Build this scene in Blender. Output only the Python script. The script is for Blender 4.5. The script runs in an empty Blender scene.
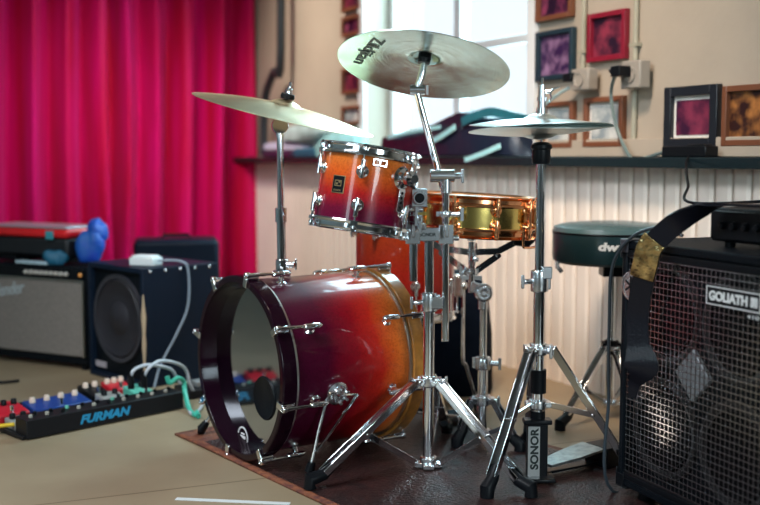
import bpy, bmesh, math, random
from mathutils import Vector, Matrix
random.seed(7)
V = Vector
R = math.radians
C = bpy.context.scene.collection
sc = bpy.context.scene

# ------------------------------------------------------------------ camera
H = 0.83
TH = math.atan(95.5/1055)
cam = bpy.data.cameras.new('camera'); cam.lens = 50; cam.sensor_width = 36
cam.dof.use_dof = True; cam.dof.focus_distance = 2.68; cam.dof.aperture_fstop = 1.9
co = bpy.data.objects.new('camera', cam); C.objects.link(co)
co.location = (0, 0, H); co.rotation_euler = (math.pi/2 - TH, 0, 0)
sc.camera = co

# ------------------------------------------------------------------ world, lights, exposure
w = bpy.data.worlds.new('world'); sc.world = w; w.use_nodes = True
wn = w.node_tree.nodes['Background']
wn.inputs[0].default_value = (0.80, 0.93, 1.0, 1); wn.inputs[1].default_value = 1.5
vs = sc.view_settings
vs.view_transform = 'Standard'; vs.look = 'None'; vs.gamma = 1; vs.use_curve_mapping = False
vs.exposure = -0.22
WA = R(28.5)
WO = V((.64, 3.95, 0)); WR = V((math.sin(WA), -math.cos(WA), 0)); WN = V((math.cos(WA), math.sin(WA), 0))
def wall_pt(s, y, z): return WO + WR*s + WN*y + V((0, 0, z))
def area(name, loc, target, sx, sy, power, col, spread=180):
    l = bpy.data.lights.new(name, 'AREA'); l.shape = 'RECTANGLE'; l.size = sx; l.size_y = sy
    l.energy = power; l.color = col; l.spread = R(spread)
    o = bpy.data.objects.new(name, l); C.objects.link(o); o.location = loc
    o.rotation_euler = (V(target)-V(loc)).to_track_quat('-Z', 'Y').to_euler(); return o
area('window_daylight', wall_pt(-.8, .35, 1.75), wall_pt(-1.2, -3, .2), 1.2, 1.5, 110, (.52, .88, 1.0))
area('ceiling_panel_light', (-1.5, 1.5, 2.8), (-.1, 2.9, .3), 1.3, 1.0, 36, (.90, .95, 1.0), 86)
area('side_fill_light', (-2.9, -1.2, 1.75), (.2, 3.2, .7), 1.4, 1.6, 16, (.70, .92, 1.0), 80)  # added fill with no window behind it, brightens the chrome and the kit
area('beadboard_fill_light', (-.1, 2.2, 2.8), wall_pt(-.30, 0, .10), .6, .35, 13, (1.0, .80, .62), 60)  # unseen warm fill, added to brighten the beadboard
area('rear_fill_light', (1.9, -1.6, 1.6), (.2, 2.8, .6), .9, 1.3, 13, (.78, .95, 1.0), 60)  # added cool fill behind the camera, puts highlights on the stand tubes
area('curtain_fill_light', wall_pt(-1.2, -1.3, 2.2), wall_pt(-2.95, -.80, .75), .35, .35, 5, (1.0, .80, 1.0), 56)  # extra lamp out of view, stands in for window light on the curtain
area('wall_fill_light', wall_pt(-1.75, -1.25, 2.75), wall_pt(-2.1, -.0, 1.15), .4, .3, 9, (1.0, .86, .72), 58)  # invented lamp out of frame, lifts the wall beside the curtain

# ------------------------------------------------------------------ pixel helpers
cT, sT = math.cos(TH), math.sin(TH)
def ray(px, py):
    u = (px-380)/1055; v = (252.5-py)/1055
    return V((u, cT+v*sT, -sT+v*cT))
def P(px, py, Y):
    r = ray(px, py); return V((0, 0, H)) + r*(Y/r.y)
def F(px, py, z=0.):
    r = ray(px, py); return V((0, 0, H)) + r*((z-H)/r.z)
def Wl(px, py, d=0.):
    r = ray(px, py); k = (WO.dot(WN)+d)/(r.x*WN.x+r.y*WN.y); p = r*k
    return (p-WO).dot(WR), H+p.z

# ------------------------------------------------------------------ materials
def nt(name):
    m = bpy.data.materials.new(name); m.use_nodes = True
    return m, m.node_tree.nodes, m.node_tree.links, m.node_tree.nodes['Principled BSDF']
def pbr(name, col, rough=.5, metal=0., coat=0., noise=0., nscale=20., bump=0., bscale=60., spec=.5, stretch=None, col2=None, sheen=0.):
    m, n, l, b = nt(name)
    b.inputs['Base Color'].default_value = (*col, 1); b.inputs['Roughness'].default_value = rough
    b.inputs['Metallic'].default_value = metal; b.inputs['Coat Weight'].default_value = coat
    b.inputs['Coat Roughness'].default_value = .05; b.inputs['Specular IOR Level'].default_value = spec
    if sheen: b.inputs['Sheen Weight'].default_value = sheen
    if noise or bump:
        tc = n.new('ShaderNodeTexCoord'); mp = n.new('ShaderNodeMapping')
        l.new(tc.outputs['Object'], mp.inputs[0])
        if stretch: mp.inputs['Scale'].default_value = stretch
    if noise:
        t = n.new('ShaderNodeTexNoise'); t.inputs['Scale'].default_value = nscale; t.inputs['Detail'].default_value = 5
        l.new(mp.outputs[0], t.inputs[0])
        r = n.new('ShaderNodeValToRGB'); r.color_ramp.elements[0].position = .3; r.color_ramp.elements[1].position = .7
        c2 = col2 or tuple(max(0, c*(1-noise)) for c in col)
        r.color_ramp.elements[0].color = (*c2, 1); r.color_ramp.elements[1].color = (*col, 1)
        l.new(t.outputs[0], r.inputs[0]); l.new(r.outputs[0], b.inputs['Base Color'])
    if bump:
        t2 = n.new('ShaderNodeTexNoise'); t2.inputs['Scale'].default_value = bscale; t2.inputs['Detail'].default_value = 3
        l.new(mp.outputs[0], t2.inputs[0]); bp = n.new('ShaderNodeBump'); bp.inputs['Strength'].default_value = bump
        bp.inputs['Distance'].default_value = .01
        l.new(t2.outputs[0], bp.inputs['Height']); l.new(bp.outputs[0], b.inputs['Normal'])
    return m
def lacquer(name, stops, L, rough=.28, z0=0.):
    """wood stain that fades along the shell's own axis, under gloss varnish"""
    m, n, l, b = nt(name)
    tc = n.new('ShaderNodeTexCoord'); sp = n.new('ShaderNodeSeparateXYZ'); l.new(tc.outputs['Object'], sp.inputs[0])
    mr = n.new('ShaderNodeMapRange'); mr.inputs['From Min'].default_value = z0; mr.inputs['From Max'].default_value = z0+L
    l.new(sp.outputs[2], mr.inputs[0])
    mp = n.new('ShaderNodeMapping'); mp.inputs['Scale'].default_value = (1.2, 1.2, 1.0); l.new(tc.outputs['Object'], mp.inputs[0])
    ns = n.new('ShaderNodeTexNoise'); ns.inputs['Scale'].default_value = 9; ns.inputs['Detail'].default_value = 3
    l.new(mp.outputs[0], ns.inputs[0])
    ad = n.new('ShaderNodeMath'); ad.operation = 'MULTIPLY_ADD'; ad.inputs[1].default_value = .12; 
    l.new(ns.outputs[0], ad.inputs[0]); l.new(mr.outputs[0], ad.inputs[2])
    sb = n.new('ShaderNodeMath'); sb.operation = 'SUBTRACT'; sb.inputs[1].default_value = .06; l.new(ad.outputs[0], sb.inputs[0])
    r = n.new('ShaderNodeValToRGB'); e = r.color_ramp.elements
    e[0].position, e[0].color = stops[0][0], (*stops[0][1], 1); e[1].position, e[1].color = stops[-1][0], (*stops[-1][1], 1)
    for p, c in stops[1:-1]: q = e.new(p); q.color = (*c, 1)
    l.new(sb.outputs[0], r.inputs[0])
    g = n.new('ShaderNodeTexNoise'); g.inputs['Scale'].default_value = 170; g.inputs['Detail'].default_value = 6
    l.new(tc.outputs['Object'], g.inputs[0])
    mx = n.new('ShaderNodeMix'); mx.data_type = 'RGBA'; mx.blend_type = 'MULTIPLY'; mx.inputs[0].default_value = .4
    gr = n.new('ShaderNodeValToRGB'); gr.color_ramp.elements[0].position = .36; gr.color_ramp.elements[0].color = (.45, .3, .22, 1); gr.color_ramp.elements[1].position = .56
    l.new(g.outputs[0], gr.inputs[0]); l.new(r.outputs[0], mx.inputs[6]); l.new(gr.outputs[0], mx.inputs[7])
    l.new(mx.outputs[2], b.inputs['Base Color'])
    b.inputs['Roughness'].default_value = rough; b.inputs['Coat Weight'].default_value = .7; b.inputs['Coat Roughness'].default_value = .03; b.inputs['Specular IOR Level'].default_value = .15; b.inputs['Coat IOR'].default_value = 1.38
    return m
def cymbal_mat(name, col, rough=.27):
    m, n, l, b = nt(name)
    b.inputs['Metallic'].default_value = 1
    tc = n.new('ShaderNodeTexCoord'); vm = n.new('ShaderNodeVectorMath'); vm.operation = 'LENGTH'; l.new(tc.outputs['Object'], vm.inputs[0])
    t = n.new('ShaderNodeTexNoise'); t.noise_dimensions = '1D'; t.inputs['Scale'].default_value = 330; t.inputs['Detail'].default_value = 4
    l.new(vm.outputs['Value'], t.inputs['W']); bp = n.new('ShaderNodeBump'); bp.inputs['Strength'].default_value = .25; bp.inputs['Distance'].default_value = .002
    l.new(t.outputs[0], bp.inputs['Height'])
    th_ = n.new('ShaderNodeTexNoise'); th_.inputs['Scale'].default_value = 11; th_.inputs['Detail'].default_value = 1; l.new(tc.outputs['Object'], th_.inputs[0])
    b2_ = n.new('ShaderNodeBump'); b2_.inputs['Strength'].default_value = .5; b2_.inputs['Distance'].default_value = .006; l.new(th_.outputs[0], b2_.inputs['Height']); l.new(bp.outputs[0], b2_.inputs['Normal']); l.new(b2_.outputs[0], b.inputs['Normal'])
    t2 = n.new('ShaderNodeTexNoise'); t2.inputs['Scale'].default_value = 7; t2.inputs['Detail'].default_value = 4; l.new(tc.outputs['Object'], t2.inputs[0])
    r = n.new('ShaderNodeValToRGB'); r.color_ramp.elements[0].position = .3; r.color_ramp.elements[1].position = .7
    r.color_ramp.elements[0].color = tuple(c*.8 for c in col)+(1,); r.color_ramp.elements[1].color = (*col, 1)
    l.new(t2.outputs[0], r.inputs[0]); l.new(r.outputs[0], b.inputs['Base Color'])
    b.inputs['Roughness'].default_value = rough; b.inputs['Anisotropic'].default_value = .5
    tg = n.new('ShaderNodeTangent'); tg.direction_type = 'RADIAL'; tg.axis = 'Z'; l.new(tg.outputs[0], b.inputs['Tangent'])
    return m

chrome = pbr('chrome', (.86, .89, .92), .09, 1.)
chrome2 = pbr('satin_chrome', (.84, .87, .91), .24, 1., noise=.15, nscale=30)
dull = pbr('aluminium_band', (.62, .60, .56), .30, 1.)
copper = pbr('copper_plate', (.86, .40, .19), .16, 1.)
brass = pbr('brass_shell', (.95, .72, .22), .2, 1., bump=.15, bscale=8)
rubber = pbr('black_rubber', (.005, .006, .008), .4, spec=.15)
blackp = pbr('black_plastic', (.005, .006, .008), .3, spec=.2)
tolex = pbr('black_tolex', (.004, .006, .009), .4, bump=.3, bscale=500, spec=.1)
darkint = pbr('drum_inside', (.02, .012, .015), .6)
cym = cymbal_mat('bronze_cymbal', (.97, .80, .52), .36)
cymw = cymbal_mat('pale_cymbal', (.38, .50, .46), .17)
hatm = cymbal_mat('hi_hat_bronze', (.74, .82, .80), .36)
white_skin = pbr('drum_skin', (.80, .80, .78), .45)
ink = pbr('black_ink', (.01, .02, .02), .5)
white = pbr('white_paint', (.8, .8, .8), .4)

# ------------------------------------------------------------------ mesh builder
class M:
    def __init__(s): s.v = []; s.f = []; s.mi = []; s.m = 0
    def add(s, vs, fs):
        b = len(s.v); s.v += [V(q) for q in vs]; s.f += [[b+i for i in f] for f in fs]; s.mi += [s.m]*len(fs); return s
    def box(s, c, d, T=None):
        x, y, z = d[0]/2, d[1]/2, d[2]/2
        vs = [V((a*x, b*y, e*z)) for a in (-1, 1) for b in (-1, 1) for e in (-1, 1)]
        if T is not None: vs = [T @ q for q in vs]
        vs = [q+V(c) for q in vs]
        return s.add(vs, [(0, 1, 3, 2), (4, 6, 7, 5), (0, 4, 5, 1), (2, 3, 7, 6), (0, 2, 6, 4), (1, 5, 7, 3)])
    def tube(s, pts, r, n=12, flat=1., up=None):
        pts = [V(p) for p in pts]; k = len(pts); rs = r if isinstance(r, (list, tuple)) else [r]*k
        ts = []
        for i in range(k):
            a = pts[max(0, i-1)]; b = pts[min(k-1, i+1)]; ts.append((b-a).normalized())
        u = V(up) if up else (V((0, 0, 1)) if abs(ts[0].z) < .9 else V((1, 0, 0)))
        u = (u-ts[0]*u.dot(ts[0])).normalized(); vs = []
        for i in range(k):
            u = (u-ts[i]*u.dot(ts[i])).normalized(); w_ = ts[i].cross(u)
            for j in range(n):
                a = 2*math.pi*j/n; vs.append(pts[i]+u*(math.cos(a)*rs[i]*flat)+w_*(math.sin(a)*rs[i]))
        fs = [(i*n+j, i*n+(j+1) % n, (i+1)*n+(j+1) % n, (i+1)*n+j) for i in range(k-1) for j in range(n)]
        fs += [tuple(range(n-1, -1, -1)), tuple((k-1)*n+j for j in range(n))]
        return s.add(vs, fs)
    def lathe(s, prof, n=48, T=None, loop=False):
        vs = []; k = len(prof)
        for r_, z in prof:
            for j in range(n):
                a = 2*math.pi*j/n; vs.append(V((r_*math.cos(a), r_*math.sin(a), z)))
        if T is not None: vs = [T @ q for q in vs]
        fs = [(i*n+j, i*n+(j+1) % n, ((i+1) % k)*n+(j+1) % n, ((i+1) % k)*n+j) for i in range(k if loop else k-1) for j in range(n)]
        if not loop:
            if prof[0][0] > 1e-5: fs.append(tuple(range(n-1, -1, -1)))
            if prof[-1][0] > 1e-5: fs.append(tuple((k-1)*n+j for j in range(n)))
        return s.add(vs, fs)
    def cyl(s, a, b, r, n=20): return s.tube([a, b], r, n)
    def ball(s, c, r, n=16, sc_=(1, 1, 1)):
        pr = [(max(1e-6, r*math.sin(math.pi*i/10)), -r*math.cos(math.pi*i/10)) for i in range(11)]
        T = Matrix.Translation(V(c)) @ Matrix.Diagonal((*sc_, 1)); return s.lathe(pr, n, T)
    def beam(s, a, b, wd, ht, up=(0, 0, 1)):
        a, b = V(a), V(b); t = (b-a).normalized(); u = V(up); u = (u-t*u.dot(t)).normalized(); w_ = t.cross(u)
        vs = [p+w_*(i*wd/2)+u*(j*ht/2) for p in (a, b) for i, j in ((-1, -1), (1, -1), (1, 1), (-1, 1))]
        return s.add(vs, [(3, 2, 1, 0), (4, 5, 6, 7), (0, 1, 5, 4), (1, 2, 6, 5), (2, 3, 7, 6), (3, 0, 4, 7)])
    def strap(s, pts, wd, th, side):
        pts = [V(p) for p in pts]; k = len(pts); vs = []
        for i in range(k):
            t = (pts[min(k-1, i+1)]-pts[max(0, i-1)]).normalized(); w_ = V(side[i] if isinstance(side, list) else side); w_ = (w_-t*w_.dot(t)).normalized(); u = t.cross(w_)
            ww = wd[i] if isinstance(wd, (list, tuple)) else wd
            vs += [pts[i]+w_*(a*ww/2)+u*(b*th/2) for a, b in ((-1, -1), (1, -1), (1, 1), (-1, 1))]
        fs = [(i*4+j, i*4+(j+1) % 4, (i+1)*4+(j+1) % 4, (i+1)*4+j) for i in range(k-1) for j in range(4)]
        fs += [(3, 2, 1, 0), tuple((k-1)*4+j for j in range(4))]
        return s.add(vs, fs)
def Tz(loc, z, x=None):
    z = V(z).normalized(); x = V(x) if x is not None else (V((1, 0, 0)) if abs(z.x) < .9 else V((0, 1, 0)))
    x = (x-z*x.dot(z)).normalized(); y = z.cross(x)
    m = Matrix.Identity(4)
    for i in range(3): m[i][0], m[i][1], m[i][2], m[i][3] = x[i], y[i], z[i], loc[i]
    return m
MW = {}
def thing(name, label, cat, loc=(0, 0, 0), rotz=0., group=None, T=None):
    o = bpy.data.objects.new(name, None); C.objects.link(o); o.empty_display_size = .05
    T = T if T is not None else Matrix.Translation(V(loc)) @ Matrix.Rotation(rotz, 4, 'Z')
    o.matrix_world = T; MW[o] = T
    o['label'] = label; o['category'] = cat
    if group: o['group'] = group
    return o
def link(o, par):
    C.objects.link(o)
    if par is not None:
        o.parent = par; MW[o] = MW.get(par, Matrix.Identity(4))
    return o
def part(name, m, mats, par=None, world=True, bev=0., label=None, smooth=35, sub=0, ang=30):
    me = bpy.data.meshes.new(name)
    T = MW.get(par, Matrix.Identity(4)).inverted() if (world and par is not None) else Matrix.Identity(4)
    me.from_pydata([T @ q for q in m.v], [], m.f)
    mats = mats if isinstance(mats, (list, tuple)) else [mats]
    for q in mats: me.materials.append(q)
    me.polygons.foreach_set('material_index', m.mi)
    bm = bmesh.new(); bm.from_mesh(me); bmesh.ops.recalc_face_normals(bm, faces=bm.faces); bm.to_mesh(me); bm.free()
    me.polygons.foreach_set('use_smooth', [True]*len(me.polygons)); me.set_sharp_from_angle(angle=R(smooth))
    o = bpy.data.objects.new(name, me); link(o, par)
    if label: o['label'] = label
    if bev:
        b = o.modifiers.new('bevel', 'BEVEL'); b.width = bev; b.segments = 2; b.limit_method = 'ANGLE'; b.angle_limit = R(ang)
    if sub:
        b = o.modifiers.new('sub', 'SUBSURF'); b.levels = sub; b.render_levels = sub
    return o
def single(name, m, mats, label, cat, loc, group=None, **k):
    """a thing that is one mesh"""
    me_T = Matrix.Translation(V(loc))
    for i in range(len(m.v)): m.v[i] = m.v[i]-V(loc)
    o = part(name, m, mats, None, world=False, **k); o.location = loc
    o['label'] = label; o['category'] = cat
    if group: o['group'] = group
    return o
def struct(name, m, mats, par=None, **k):
    o = part(name, m, mats, par, **k)
    if par is None: o['kind'] = 'structure'
    return o
def copy_obj(o, par, M4=None):
    c = o.copy(); C.objects.link(c); c.parent = par
    if M4 is not None: c.matrix_local = M4
    MW[c] = MW.get(par)
    for ch in [q for q in bpy.data.objects if q.parent == o]:
        d = ch.copy(); C.objects.link(d); d.parent = c
    return c
def text(name, s, T, wd, ht, mat, par, depth=.0008, shear=0., bold=0., label=None, space=1.):
    cu = bpy.data.curves.new(name, 'FONT'); cu.body = s; cu.size = 1; cu.extrude = .02; cu.shear = shear; cu.offset = bold; cu.space_character = space
    cu.align_x = 'LEFT'; tmp = bpy.data.objects.new(name, cu); C.objects.link(tmp)
    dg = bpy.context.evaluated_depsgraph_get(); me = bpy.data.meshes.new_from_object(tmp.evaluated_get(dg)); me.name = name
    bpy.data.objects.remove(tmp)
    xs = [q.co.x for q in me.vertices]; ys = [q.co.y for q in me.vertices]
    cx, cy = (min(xs)+max(xs))/2, (min(ys)+max(ys))/2; sx, sy = wd/(max(xs)-min(xs)), ht/(max(ys)-min(ys))
    TT = MW.get(par, Matrix.Identity(4)).inverted() @ T if par is not None else T
    for q in me.vertices: q.co = TT @ V(((q.co.x-cx)*sx, (q.co.y-cy)*sy, q.co.z*depth/.04+depth/2))
    me.materials.clear(); me.materials.append(mat)
    o = bpy.data.objects.new(name, me); link(o, par)
    if label: o['label'] = label
    return o
def arc(c, u, v, r, a0, a1, n=10):
    c, u, v = V(c), V(u), V(v)
    return [c+u*(math.cos(R(a0+(a1-a0)*i/n))*r)+v*(math.sin(R(a0+(a1-a0)*i/n))*r) for i in range(n+1)]
def spline(pts, n=8):
    pts = [V(p) for p in pts]; out = []
    for i in range(len(pts)-1):
        p0 = pts[max(0, i-1)]; p1 = pts[i]; p2 = pts[i+1]; p3 = pts[min(len(pts)-1, i+2)]
        for k in range(n):
            t = k/n; out.append(.5*((2*p1)+(p2-p0)*t+(2*p0-5*p1+4*p2-p3)*t*t+(-p0+3*p1-3*p2+p3)*t**3))
    return out+[pts[-1]]

# ------------------------------------------------------------------ setting
WM = Matrix.Identity(4)
for i in range(3): WM[i][0], WM[i][1], WM[i][3] = WR[i], WN[i], WO[i]
def wpart(m):
    for i in range(len(m.v)): m.v[i] = WM @ m.v[i]
    return m
S0, S1, D1, HC = -3.15, 6.2, -5.6, 2.95
def tile_floor():
    m, n, l, b = nt('tan_concrete_floor')
    tc = n.new('ShaderNodeTexCoord'); t = n.new('ShaderNodeTexNoise'); t.inputs['Scale'].default_value = 1.6; t.inputs['Detail'].default_value = 7
    l.new(tc.outputs['Object'], t.inputs[0]); r = n.new('ShaderNodeValToRGB')
    r.color_ramp.elements[0].position = .3; r.color_ramp.elements[0].color = (.235, .175, .11, 1)
    r.color_ramp.elements[1].position = .72; r.color_ramp.elements[1].color = (.375, .295, .19, 1)
    l.new(t.outputs[0], r.inputs[0])
    mp = n.new('ShaderNodeMapping'); g0, g1 = F(70, 501), F(240, 481); ga = math.atan2(g1.y-g0.y, g1.x-g0.x); mp.inputs['Rotation'].default_value = (0, 0, -ga); mp.inputs['Location'].default_value = (20, -(g0.y*math.cos(ga)-g0.x*math.sin(ga)), 0); l.new(tc.outputs['Object'], mp.inputs[0])
    bk = n.new('ShaderNodeTexBrick'); bk.offset = 0; bk.inputs['Scale'].default_value = 1; bk.inputs['Brick Width'].default_value = 60; bk.inputs['Row Height'].default_value = 3.2
    bk.inputs['Mortar Size'].default_value = .003; bk.inputs['Color1'].default_value = bk.inputs['Color2'].default_value = (1, 1, 1, 1); bk.inputs['Mortar'].default_value = (.45, .4, .35, 1)
    l.new(mp.outputs[0], bk.inputs[0])
    mx = n.new('ShaderNodeMix'); mx.data_type = 'RGBA'; mx.blend_type = 'MULTIPLY'; mx.inputs[0].default_value = 1
    l.new(r.outputs[0], mx.inputs[6]); l.new(bk.outputs[0], mx.inputs[7]); l.new(mx.outputs[2], b.inputs['Base Color'])
    b.inputs['Roughness'].default_value = .42
    return m
floor_m = tile_floor()
wall_m = pbr('beige_plaster', (.42, .355, .285), .8, noise=.12, nscale=3, bump=.15, bscale=25)
room_m = pbr('dim_room_plaster', (.55, .55, .55), .85)
ceil_m = pbr('ceiling_plaster', (.42, .40, .38), .85)
panel_m = pbr('cream_beadboard', (.86, .77, .69), .45, noise=.1, nscale=4)
frame_m = pbr('white_window_paint', (.78, .80, .82), .4)
ledge_m = pbr('dark_ledge_gloss', (.008, .016, .020), .2)

m = M(); m.box(((S0+S1)/2, D1/2, -.05), (S1-S0+.4, -D1+.4, .1)); struct('floor', wpart(m), floor_m)
m = M(); m.box(((S0+S1)/2, D1/2, HC+.05), (S1-S0+.4, -D1+.4, .1)); struct('ceiling', wpart(m), ceil_m)
m = M(); m.box((S0-.1, D1/2, HC/2), (.2, -D1, HC)); struct('wall_back', wpart(m), room_m)
m = M(); m.box((S1+.1, D1/2, HC/2), (.2, -D1, HC)); struct('wall_front', wpart(m), room_m)
m = M(); m.box(((S0+S1)/2, D1-.1, HC/2), (S1-S0, .2, HC)); struct('wall_left', wpart(m), room_m)
# window wall with its opening
WL, WRt, WB, WT = -1.47, -.13, .83, 2.35
m = M()
m.box(((S0+WL)/2, .12, HC/2), (WL-S0, .24, HC)); m.box(((WRt+S1)/2, .12, HC/2), (S1-WRt, .24, HC))
m.box(((WL+WRt)/2, .12, WB/2), (WRt-WL, .24, WB)); m.box(((WL+WRt)/2, .12, (WT+HC)/2), (WRt-WL, .24, HC-WT))
struct('wall_right', wpart(m), wall_m)
# beadboard: one mesh, rounded boards
m = M(); bw = .072; x = S0+.02; prof = []
while x < S1-.1:
    prof += [(x, .0), (x+.004, -.022), (x+.016, -.028), (x+bw-.016, -.028), (x+bw-.004, -.022)]; x += bw
vs = [(a, b, z) for z in (.0, .795) for a, b in prof]; k = len(prof)
m.add(vs, [(i, i+1, k+i+1, k+i) for i in range(k-1)])
struct('trim_1', wpart(m), panel_m, smooth=20)['label'] = 'cream beadboard panelling under the ledge'
m = M(); m.box(((S0+S1)/2, -.05, .812), (S1-S0-.04, .13, .034)); struct('trim_2', wpart(m), ledge_m, bev=.004)
m = M(); m.box(((WRt+S1)/2, -.012, .86), (S1-WRt-.1, .022, .06)); struct('trim_3', wpart(m), wall_m, bev=.003)
# window
win = bpy.data.objects.new('window_1', None); C.objects.link(win); win.matrix_world = Matrix.Translation(wall_pt((WL+WRt)/2, .14, WB)); MW[win] = win.matrix_world.copy(); win['kind'] = 'structure'
m = M(); yf = .15; t = .05
m.box((WL+t/2, yf, (WB+WT)/2), (t, .06, WT-WB)); m.box((WRt-t/2, yf, (WB+WT)/2), (t, .06, WT-WB))
m.box(((WL+WRt)/2, yf, WB+t/2), (WRt-WL, .06, t)); m.box(((WL+WRt)/2, yf, WT-t/2), (WRt-WL, .06, t))
for px in (390, 461):
    s_, _ = Wl(px, 100, yf); m.box((s_, yf, (WB+WT)/2), (.045 if px == 390 else .055, .05, WT-WB))
_, zb = Wl(510, 41, yf); m.box(((WL+WRt)/2, yf, zb), (WRt-WL, .04, .035))
part('window_frame', wpart(m), frame_m, win, bev=.004)
g, gn, gl, gb = nt('window_glass')
tr = gn.new('ShaderNodeBsdfTransparent'); gs = gn.new('ShaderNodeBsdfGlossy'); gs.inputs['Roughness'].default_value = .02; mxs = gn.new('ShaderNodeMixShader'); mxs.inputs[0].default_value = .06
gl.new(tr.outputs[0], mxs.inputs[1]); gl.new(gs.outputs[0], mxs.inputs[2]); gl.new(mxs.outputs[0], gn['Material Output'].inputs[0])
m = M(); m.box(((WL+WRt)/2, yf, (WB+WT)/2), (WRt-WL-.04, .004, WT-WB-.04)); part('window_pane', wpart(m), g, win)
m = M(); m.box((WL-.03, -.012, (WB+WT)/2+.02), (.06, .022, WT-WB)); m.box((WRt+.02, -.012, (WB+WT)/2+.02), (.05, .022, WT-WB))
struct('trim_4', wpart(m), frame_m, bev=.003)

# ------------------------------------------------------------------ curtains
def curtain_mat():
    m, n, l, b = nt('crimson_velvet')
    tc = n.new('ShaderNodeTexCoord'); t = n.new('ShaderNodeTexNoise'); t.inputs['Scale'].default_value = 3; mp = n.new('ShaderNodeMapping'); mp.inputs['Scale'].default_value = (3, 3, .3)
    l.new(tc.outputs['Object'], mp.inputs[0]); l.new(mp.outputs[0], t.inputs[0])
    r = n.new('ShaderNodeValToRGB'); r.color_ramp.elements[0].position = .35; r.color_ramp.elements[0].color = (.46, .002, .030, 1); r.color_ramp.elements[1].position = .65; r.color_ramp.elements[1].color = (.60, .003, .12, 1)
    l.new(t.outputs[0], r.inputs[0]); l.new(r.outputs[0], b.inputs['Base Color']); b.inputs['Roughness'].default_value = .55
    b.inputs['Sheen Weight'].default_value = .25; b.inputs['Sheen Tint'].default_value = (1, .1, .5, 1); b.inputs['Specular IOR Level'].default_value = .15
    return m
cur_m = curtain_mat()
def curtain(d0, d1, seed, label, off):
    # hangs in front of the back wall (s = S0); d runs out from the window wall
    rnd = random.Random(seed); n = 420; rows = 24; vs = []
    ph = [rnd.uniform(0, 6.28) for _ in range(6)]
    for j in range(rows+1):
        z = .03+(2.85-.03)*j/rows; g = 1-j/rows
        for i in range(n+1):
            d = d0+(d1-d0)*i/n
            dd = d + .03*math.sin(1.7*z+ph[3]+d*2.)*g
            f = .088*math.sin(dd*2*math.pi/.20+ph[0]+1.3*math.sin(dd*3.1+ph[1])) + .014*math.sin(dd*2*math.pi/.085+ph[2]+.6*z) + .02*math.sin(dd*4.3+ph[4])
            vs.append(WM @ V((S0+off+f*(.75+.35*g), -d, z)))
    fs = [(j*(n+1)+i, j*(n+1)+i+1, (j+1)*(n+1)+i+1, (j+1)*(n+1)+i) for j in range(rows) for i in range(n)]
    m = M().add(vs, fs)
    o = single('curtain', m, cur_m, label, 'curtain', wall_pt(S0+off, -(d0+d1)/2, .03), group=None, smooth=180)
    b = o.modifiers.new('thick', 'SOLIDIFY'); b.thickness = .004
    return o
curtain(.02, .92, 3, 'crimson velvet curtain hanging next to the beige wall, behind the crash cymbal', .20)
curtain(.91, 2.25, 12, 'crimson velvet curtain at the far left edge, above the silver-faced amplifier', .20)

# ------------------------------------------------------------------ wall things
def art(name, a, b, seed):
    m, n, l, bs = nt(name); tc = n.new('ShaderNodeTexCoord'); t = n.new('ShaderNodeTexNoise'); t.inputs['Scale'].default_value = 16; t.inputs['Detail'].default_value = 3
    mp = n.new('ShaderNodeMapping'); mp.inputs['Location'].default_value = (seed, seed, seed); l.new(tc.outputs['Object'], mp.inputs[0]); l.new(mp.outputs[0], t.inputs[0])
    r = n.new('ShaderNodeValToRGB'); r.color_ramp.elements[0].position = .42; r.color_ramp.elements[0].color = (*a, 1); r.color_ramp.elements[1].position = .66; r.color_ramp.elements[1].color = (*b, 1)
    l.new(t.outputs[0], r.inputs[0]); l.new(r.outputs[0], bs.inputs['Base Color']); bs.inputs['Roughness'].default_value = .3
    return m
brown_fr = pbr('brown_wood_frame', (.17, .060, .028), .4); black_fr = pbr('black_frame', (.012, .014, .02), .3)
red_fr = pbr('red_frame', (.22, .008, .025), .35); teal_fr = pbr('dark_teal_frame', (.01, .03, .045), .35)
mat_white = pbr('white_mount', (.75, .74, .70), .6)
def picture(x0, y0, x1, y1, frm, artm, label, fw=.018, mount=0., grp=None):
    s0, z1 = Wl(x0, (y0+y1)/2)[0], Wl((x0+x1)/2, y0)[1]; s1, z0 = Wl(x1, (y0+y1)/2)[0], Wl((x0+x1)/2, y1)[1]
    cs, cz = (s0+s1)/2, (z0+z1)/2; w_, h_ = s1-s0, z1-z0
    t = thing('picture_frame', label, 'picture frame', wall_pt(cs, -.01, z0), group=grp)
    m = M(); y = -.013
    m.box((s0+fw/2, y, cz), (fw, .024, h_)); m.box((s1-fw/2, y, cz), (fw, .024, h_)); m.box((cs, y, z0+fw/2), (w_-2*fw, .024, fw)); m.box((cs, y, z1-fw/2), (w_-2*fw, .024, fw))
    part('frame', wpart(m), frm, t, bev=.002)
    if mount:
        m = M(); m.box((cs, -.004, cz), (w_-2*fw, .006, h_-2*fw)); part('mount', wpart(m), mat_white, t)
    mo = fw+mount
    m = M(); m.box((cs, -.007 if mount else -.005, cz-(mount*.1)), (w_-2*mo, .006, h_-2*mo)); part('photograph', wpart(m), artm, t)
a1 = art('dark_magenta_print', (.015, .005, .02), (.30, .05, .12), 1.3); a2 = art('violet_print', (.03, .01, .06), (.32, .18, .32), 4.1)
a3 = art('dark_red_print', (.02, .006, .02), (.25, .03, .06), 7.7); a4 = art('pale_grey_print', (.25, .30, .33), (.6, .62, .6), 2.2)
a5 = art('black_gold_print', (.03, .008, .008), (.45, .18, .05), 9.4); a6 = art('purple_red_print', (.04, .006, .03), (.22, .03, .07), 5.2)
picture(540, -22, 576, 20, brown_fr, a1, 'brown framed print high on the wall above the dark teal frame')
picture(540, 30, 577, 80, teal_fr, a2, 'dark teal framed violet print right of the window')
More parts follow.
